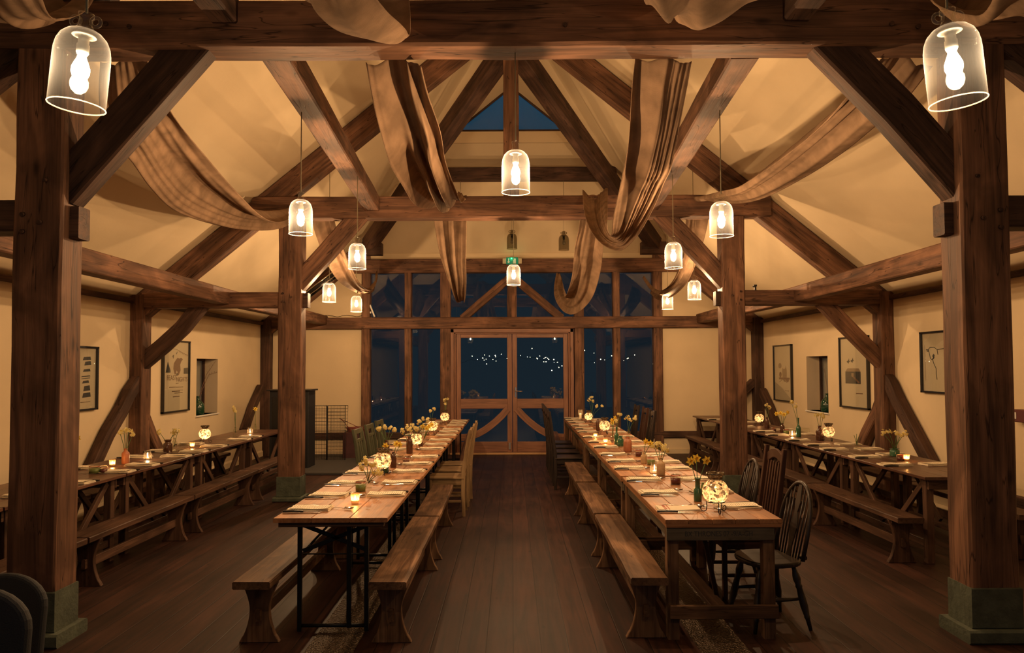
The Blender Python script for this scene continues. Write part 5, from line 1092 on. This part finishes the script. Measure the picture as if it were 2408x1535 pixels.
q = MB(); q.lathe([(.001, 0), (.034, 0), (.038, .012), (.012, .018), (.012, .035), (.036, .05), (.042, .11), (.034, .20), (.032, .20)], seg=20); q.build('glass', CLEAR, r); q = MB(); q.lathe([(.001, .04), (.02, .04), (.02, .13), (.001, .13)], seg=12); q.build('candle', WAX, r); lamp('candle_light', (0, 0, .15), CANDLE_W * .5, CANDLE_COL, .006, r)

# ---- bottles, jars, flowers
def bottle(x, y, w, h, mat, label, neck=.35, shoulder=.72, name='bottle', xyz=None, cat='bottle'):
    R_ = w / 2; r = empty(name, xyz or T(x, y), label=label, category=cat)
    q = MB(); nr = R_ * neck
    q.lathe([(.001, 0), (R_ * .93, 0), (R_, .006), (R_, h * shoulder * .9), (R_ * .93, h * shoulder), (R_ * .6, h * (shoulder + .08)), (nr, h * (shoulder + .14)), (nr, h * .95), (nr * 1.25, h * .96), (nr * 1.25, h), (nr * .8, h), (nr * .75, h * .9)], seg=20)
    q.build('bottle_body', mat, r); return r
def kilner(x, y, w, h, mat, label):
    r = empty('preserve_jar', T(x, y), label=label, category='jar'); R_ = w / 2
    q = MB(); q.lathe([(.001, 0), (R_ * .9, 0), (R_, .006), (R_, h * .72), (R_ * .85, h * .78), (R_ * .83, h * .85)], seg=20); q.build('glass_jar', CLEAR, r)
    q = MB(); q.lathe([(.001, .004), (R_ * .9, .005), (R_ * .94, h * .62), (.001, h * .64)], seg=20); q.build('filling', mat, r)
    q = MB(); q.lathe([(R_ * .88, h * .84), (R_ * .95, h * .86), (R_ * .95, h * .89), (R_ * .88, h * .9)], seg=20); q.build('rubber_seal', RED, r)
    q = MB(); q.lathe([(R_ * .92, h * .9), (R_ * .94, h * .96), (R_ * .7, h), (.001, h)], seg=20); q.build('glass_lid', CLEAR, r)
    q = MB(); q.tube([(R_, 0, h * .45), (R_ * 1.25, 0, h * .6), (R_ * 1.1, 0, h * .95), (0, 0, h * 1.03), (-R_ * 1.05, 0, h * .9), (-R_ * 1.02, 0, h * .55)], .0018, 5); q.build('wire_clip', SILVER, r)
    return r
def petals(q, c, n, s, trumpet, rr):
    """n: facing direction"""
    n = n.normalized(); a = n.cross(V3((0, 0, 1))); a = a.normalized() if a.length > .1 else V3((1, 0, 0)); b = n.cross(a)
    q.mi = 0
    for k in range(6):
        t = k * PI / 3 + rr; d = a * math.cos(t) + b * math.sin(t); e = n.cross(d)
        q.add([c, c + d * s * .55 + e * s * .30 + n * s * .12, c + d * s * 1.05 + n * s * .02, c + d * s * .55 - e * s * .30 + n * s * .12], [(0, 1, 2, 3)])
    q.mi = 1; k_ = 8; vs = []
    for (rad, z) in ((s * .18, s * .05), (s * .24, s * .30), (s * .34, s * trumpet)):
        for j in range(k_): t = 2 * PI * j / k_; vs.append(c + (a * math.cos(t) + b * math.sin(t)) * rad + n * z)
    q.add(vs, [(i * k_ + j, i * k_ + (j + 1) % k_, (i + 1) * k_ + (j + 1) % k_, (i + 1) * k_ + j) for i in range(2) for j in range(k_)]); q.mi = 0
def flowers(base, stems, label, kind='yellow', seed=1, dry=False):
    """stems: (dx, dz-height, dy) above the bottle base; kind cream = clusters of small narcissi"""
    rnd = random.Random(seed); r = empty('daffodil_bunch', base, label=label, category='flowers')
    for (dx, h, dy) in stems:
        top = V3((dx, dy, h)); q = MB(); q.tube([(rnd.uniform(-.004, .004), rnd.uniform(-.004, .004), min(.06, h * .3)), (dx * .35, dy * .35, h * .6), tuple(top)], [.0032, .003, .0026], 6); q.build('stem', STEM, r)
        if dry: continue
        q = MB()
        if kind == 'cream':
            for _ in range(9):
                v = V3((rnd.gauss(0, 1), rnd.gauss(0, 1) - .5, rnd.gauss(0, .8))); petals(q, top + v.normalized() * rnd.uniform(.008, .036), v + V3((0, -.6, 0)), .0185, .25, rnd.random())
        else:
            petals(q, top, V3((rnd.uniform(-.8, .8), -1, rnd.uniform(-.1, .3))), .036, .55, rnd.random())
        q.build('blossom', [PETAL_C, PETAL_Y] if kind != 'yellow' else [PETAL_Y, PETAL_O], r)
    return r
def vase_with(x, y, w, h, mat, lb, stems, flb, kind, seed, neck=.4, sh=.72, name='bottle', xyz=None, cat='bottle', dry=False):
    b = bottle(x, y, w, h, mat, lb, neck, sh, name, xyz, cat); f = flowers(b.location, stems, flb, kind, seed, dry); return b
LC, RC, SL, SR = 'left centre table', 'right centre table', 'left side table', 'right side table'
kilner(848, 1155, .083, .082, PESTO, 'small clip-top jar of green relish on the near left centre table')
vase_with(866, 1147, .055, .10, CLEAR, 'small clear bottle beside the green relish jar', [(-.05, .17, 0), (-.02, .22, .01), (.03, .19, .02), (.06, .13, 0), (.09, .12, -.01)], 'cream narcissi in the small clear bottle, near left centre table', 'cream', 3, .5)
bottle(905, 1112, .07, .21, TEALG, 'green glass bottle behind the first mosaic lantern, left centre table', .3, .55)
vase_with(925, 1099, .062, .15, BROWNG, 'brown bottle with two yellow daffodils, left centre table', [(-.075, .21, 0), (.03, .23, -.02), (.06, .22, .02)], 'yellow daffodils in the brown bottle, left centre table', 'yellow', 4, .42, .78)
bottle(943, 1080, .08, .10, CLEAR, 'clear glass jar behind the brown bottle, left centre table', .7, .8, 'glass_jar', None, 'jar')
kilner(955, 1090, .07, .06, JAM, 'small dark jam jar on the aisle side, left centre table')
vase_with(963, 1066, .072, .19, BROWNG, 'tall brown bottle crowded with white narcissi, left centre table', [(-.07, .25, 0), (-.03, .29, .02), (.0, .27, -.02), (.04, .31, .02), (.08, .28, 0)], 'white narcissi in the tall brown bottle, left centre table', 'cream', 5, .42, .8)
vase_with(989, 1049, .06, .16, BROWNG, 'slim brown bottle behind the second lantern, left centre table', [(-.02, .30, 0), (.03, .34, .02), (.08, .32, 0)], 'white narcissi in the slim brown bottle, left centre table', 'cream', 6)
vase_with(998, 1043, .07, .12, CLEAR, 'clear bottle with low yellow daffodils, left centre table', [(-.02, .22, 0), (.03, .20, -.02), (.06, .22, 0), (.09, .24, .02)], 'low yellow daffodils in the clear bottle, left centre table', 'yellow', 7)
vase_with(1014, 1012, .06, .14, CLEAR, 'clear bottle behind the wide lantern, left centre table', [(-.02, .30, 0), (.04, .34, 0)], 'narcissi rising over the wide lantern, left centre table', 'cream', 8)
vase_with(1047, 993, .06, .14, CLEAR, 'clear bottle beside the farthest lantern, left centre table', [(0, .33, 0), (.04, .42, 0), (-.02, .40, .02)], 'tall narcissi at the far end of the left centre table', 'cream', 9)
vase_with(0, 0, .07, .14, BROWNG, 'brown bottle in front of the green chairs, left centre table', [(-.08, .27, 0), (-.02, .29, 0), (.04, .28, .02), (.09, .26, 0)], 'white narcissi in front of the green chairs', 'cream', 10, xyz=(-1.44, 8.55, TZ))
# right centre table
vase_with(1641, 1178, .056, .165, TEALG, 'green bottle beside the big lantern, right centre table', [(-.05, .285, 0), (.0, .30, .03), (.065, .29, 0)], 'three yellow daffodils in the green bottle', 'yellow', 21, .62, .5)
kilner(1589, 1139, .085, .085, JAM, 'clip-top jar of dark red jam, near right centre table')
bottle(1656, 1163, .05, .09, PESTO, 'small yellow-green jar half behind the big lantern', .8, .85, 'glass_jar', None, 'jar')
vase_with(1554, 1117, .076, .16, STONEW, 'beige stoneware bottle, the nearer one on the right centre table', [(-.06, .26, 0), (-.02, .28, .01), (.02, .25, .0), (.05, .24, -.01)], 'pale daffodils in the nearer beige bottle', 'cream', 22, .38, .68)
vase_with(1514, 1090, .062, .115, STONEW, 'small beige stoneware bottle, farther one on the right centre table', [(.02, .22, 0), (.07, .20, 0)], 'one pale daffodil in the small beige bottle', 'yellow', 23, .4, .7)
kilner(1531, 1093, .08, .08, PESTO, 'green relish jar between the two beige bottles, right centre table')
kilner(1502, 1073, .075, .075, JAM, 'dark jam jar behind the small beige bottle, right centre table')
bottle(1476, 1062, .095, .17, STONER, 'stout terracotta stoneware bottle, middle of the right centre table', .42, .75)
bottle(1459, 1050, .08, .13, TEALG, 'sparkling green glass jar beside the terracotta bottle', .6, .7, 'glass_jar', None, 'jar')
vase_with(1450, 1045, .058, .22, TEALG, 'tall dark green bottle, right centre table', [(.0, .30, 0), (.04, .38, 0)], 'white narcissi in the tall green bottle', 'cream', 24, .3, .55)
vase_with(1441, 1037, .055, .13, CLEAR, 'clear bottle with yellow daffodils, right centre table', [(-.01, .27, 0), (.03, .30, 0), (.0, .24, .02)], 'yellow daffodils in the clear bottle, right centre table', 'yellow', 25)
vase_with(1478, 1030, .055, .12, CLEAR, 'clear bottle with cream narcissi, outer side, right centre table', [(-.02, .28, 0), (.02, .25, 0), (.10, .27, 0)], 'cream narcissi on the outer side, right centre table', 'cream', 26)
bottle(1406, 1013, .06, .18, BROWNG, 'narrow red-brown bottle beside the farther lantern, right centre table', .4, .8)
vase_with(1392, 992, .06, .16, CLEAR, 'clear bottle at the far end, right centre table', [(-.05, .40, 0), (0, .44, 0), (.03, .36, .02), (.08, .28, 0), (.18, .28, 0)], 'cloud of cream narcissi at the far end, right centre table', 'cream', 27)
# left side table
vase_with(295, 1090, .075, .155, STONER, 'pinkish stoneware bottle on the left side table', [(-.06, .31, 0), (-.02, .33, 0), (.03, .34, 0), (.07, .30, 0)], 'white narcissi above the pinkish bottle, left side table', 'cream', 31, .4, .72)
vase_with(410, 1062, .06, .16, CLEAR, 'clear bottle with two closed buds, left side table', [(-.02, .27, 0), (.05, .27, 0)], 'two closed daffodil buds, left side table', 'cream', 32, dry=True)
vase_with(0, 0, .10, .14, BROWNG, 'dark stubby vase on the left side table', [(-.10, .23, 0), (.07, .22, 0), (.10, .25, 0)], 'drooping sprigs in the dark stubby vase', 'cream', 33, .7, .7, 'vase', (-4.02, 8.72, TZ), 'vase')
bottle(430, 1058, .12, .07, CLEAR, 'low glass dish beside the dark stubby vase, left side table', .9, .9, 'glass_dish', None, 'dish')
vase_with(553, 1027, .06, .14, CLEAR, 'clear bottle with one tall flower, far end of the left side table', [(.0, .36, 0), (-.015, .40, 0)], 'single tall white flower, far end of the left side table', 'cream', 34)
vase_with(600, 1018, .06, .14, CLEAR, 'clear bottle with one orange flower, last on the left side table', [(.0, .36, 0)], 'single orange flower, far end of the left side table', 'yellow', 35)
vase_with(0, 0, .07, .13, BROWNG, 'dark bottle at the near left side table, beside the foreground post', [(0, .25, 0), (.03, .29, 0)], 'orange tulip buds beside the left foreground post', 'yellow', 36, xyz=(-4.28, 7.3, TZ))
kilner(222, 1113, .10, .075, PESTO, 'clip-top jar at the near end of the left side table'); kilner(243, 1112, .07, .06, JAM, 'small jam jar beside the clip-top jar, left side table')
# right side table
vase_with(2104, 1072, .10, .08, TEALG, 'low green jar at the near end of the right side table', [(-.12, .25, 0), (-.06, .26, 0), (.03, .25, 0), (.07, .22, 0), (.11, .24, 0)], 'cream narcissi in the low green jar, right side table', 'cream', 41, .8, .8, 'glass_jar', None, 'jar')
kilner(2118, 1083, .08, .065, JAM, 'small jam jar near the votive candle, right side table')
vase_with(2015, 1057, .05, .10, CLEAR, 'small clear bottle with closed buds, right side table', [(-.03, .17, 0), (.0, .18, 0), (.03, .16, 0)], 'three closed buds, right side table', 'cream', 42, dry=True)
vase_with(1928, 1035, .10, .19, BROWNG, 'brown glass jug beside the lantern, right side table', [(-.04, .33, 0), (.02, .34, 0), (.05, .31, 0)], 'white daffodils in the brown jug', 'cream', 43, .4, .65)
vase_with(1878, 1027, .065, .26, TEALG, 'slender dark green bottle with one long stem, right side table', [(-.03, .42, 0), (-.09, .47, 0)], 'single long-stemmed white flower, right side table', 'cream', 44, .3, .5)
vase_with(1840, 1016, .065, .13, BROWNG, 'brown bottle with orange daffodils, right side table', [(-.08, .27, 0), (-.02, .28, 0), (.03, .26, 0), (.08, .29, 0)], 'orange and yellow daffodils in the brown bottle, right side table', 'yellow', 45)
vase_with(1804, 1007, .075, .17, BROWNG, 'dark bottle with two white flowers, right side table', [(-.01, .36, 0), (.04, .33, 0)], 'two white flowers above the dark bottle, right side table', 'cream', 46)
kilner(1849, 1020, .08, .07, PESTO, 'relish jar behind the brown bottle, right side table'); kilner(1820, 1014, .07, .06, JAM, 'jam jar beside the dark bottle, right side table')
bottle(1894, 1016, .12, .06, CLEAR, 'low glass dish behind the slender green bottle, right side table', .9, .9, 'glass_dish', None, 'dish')
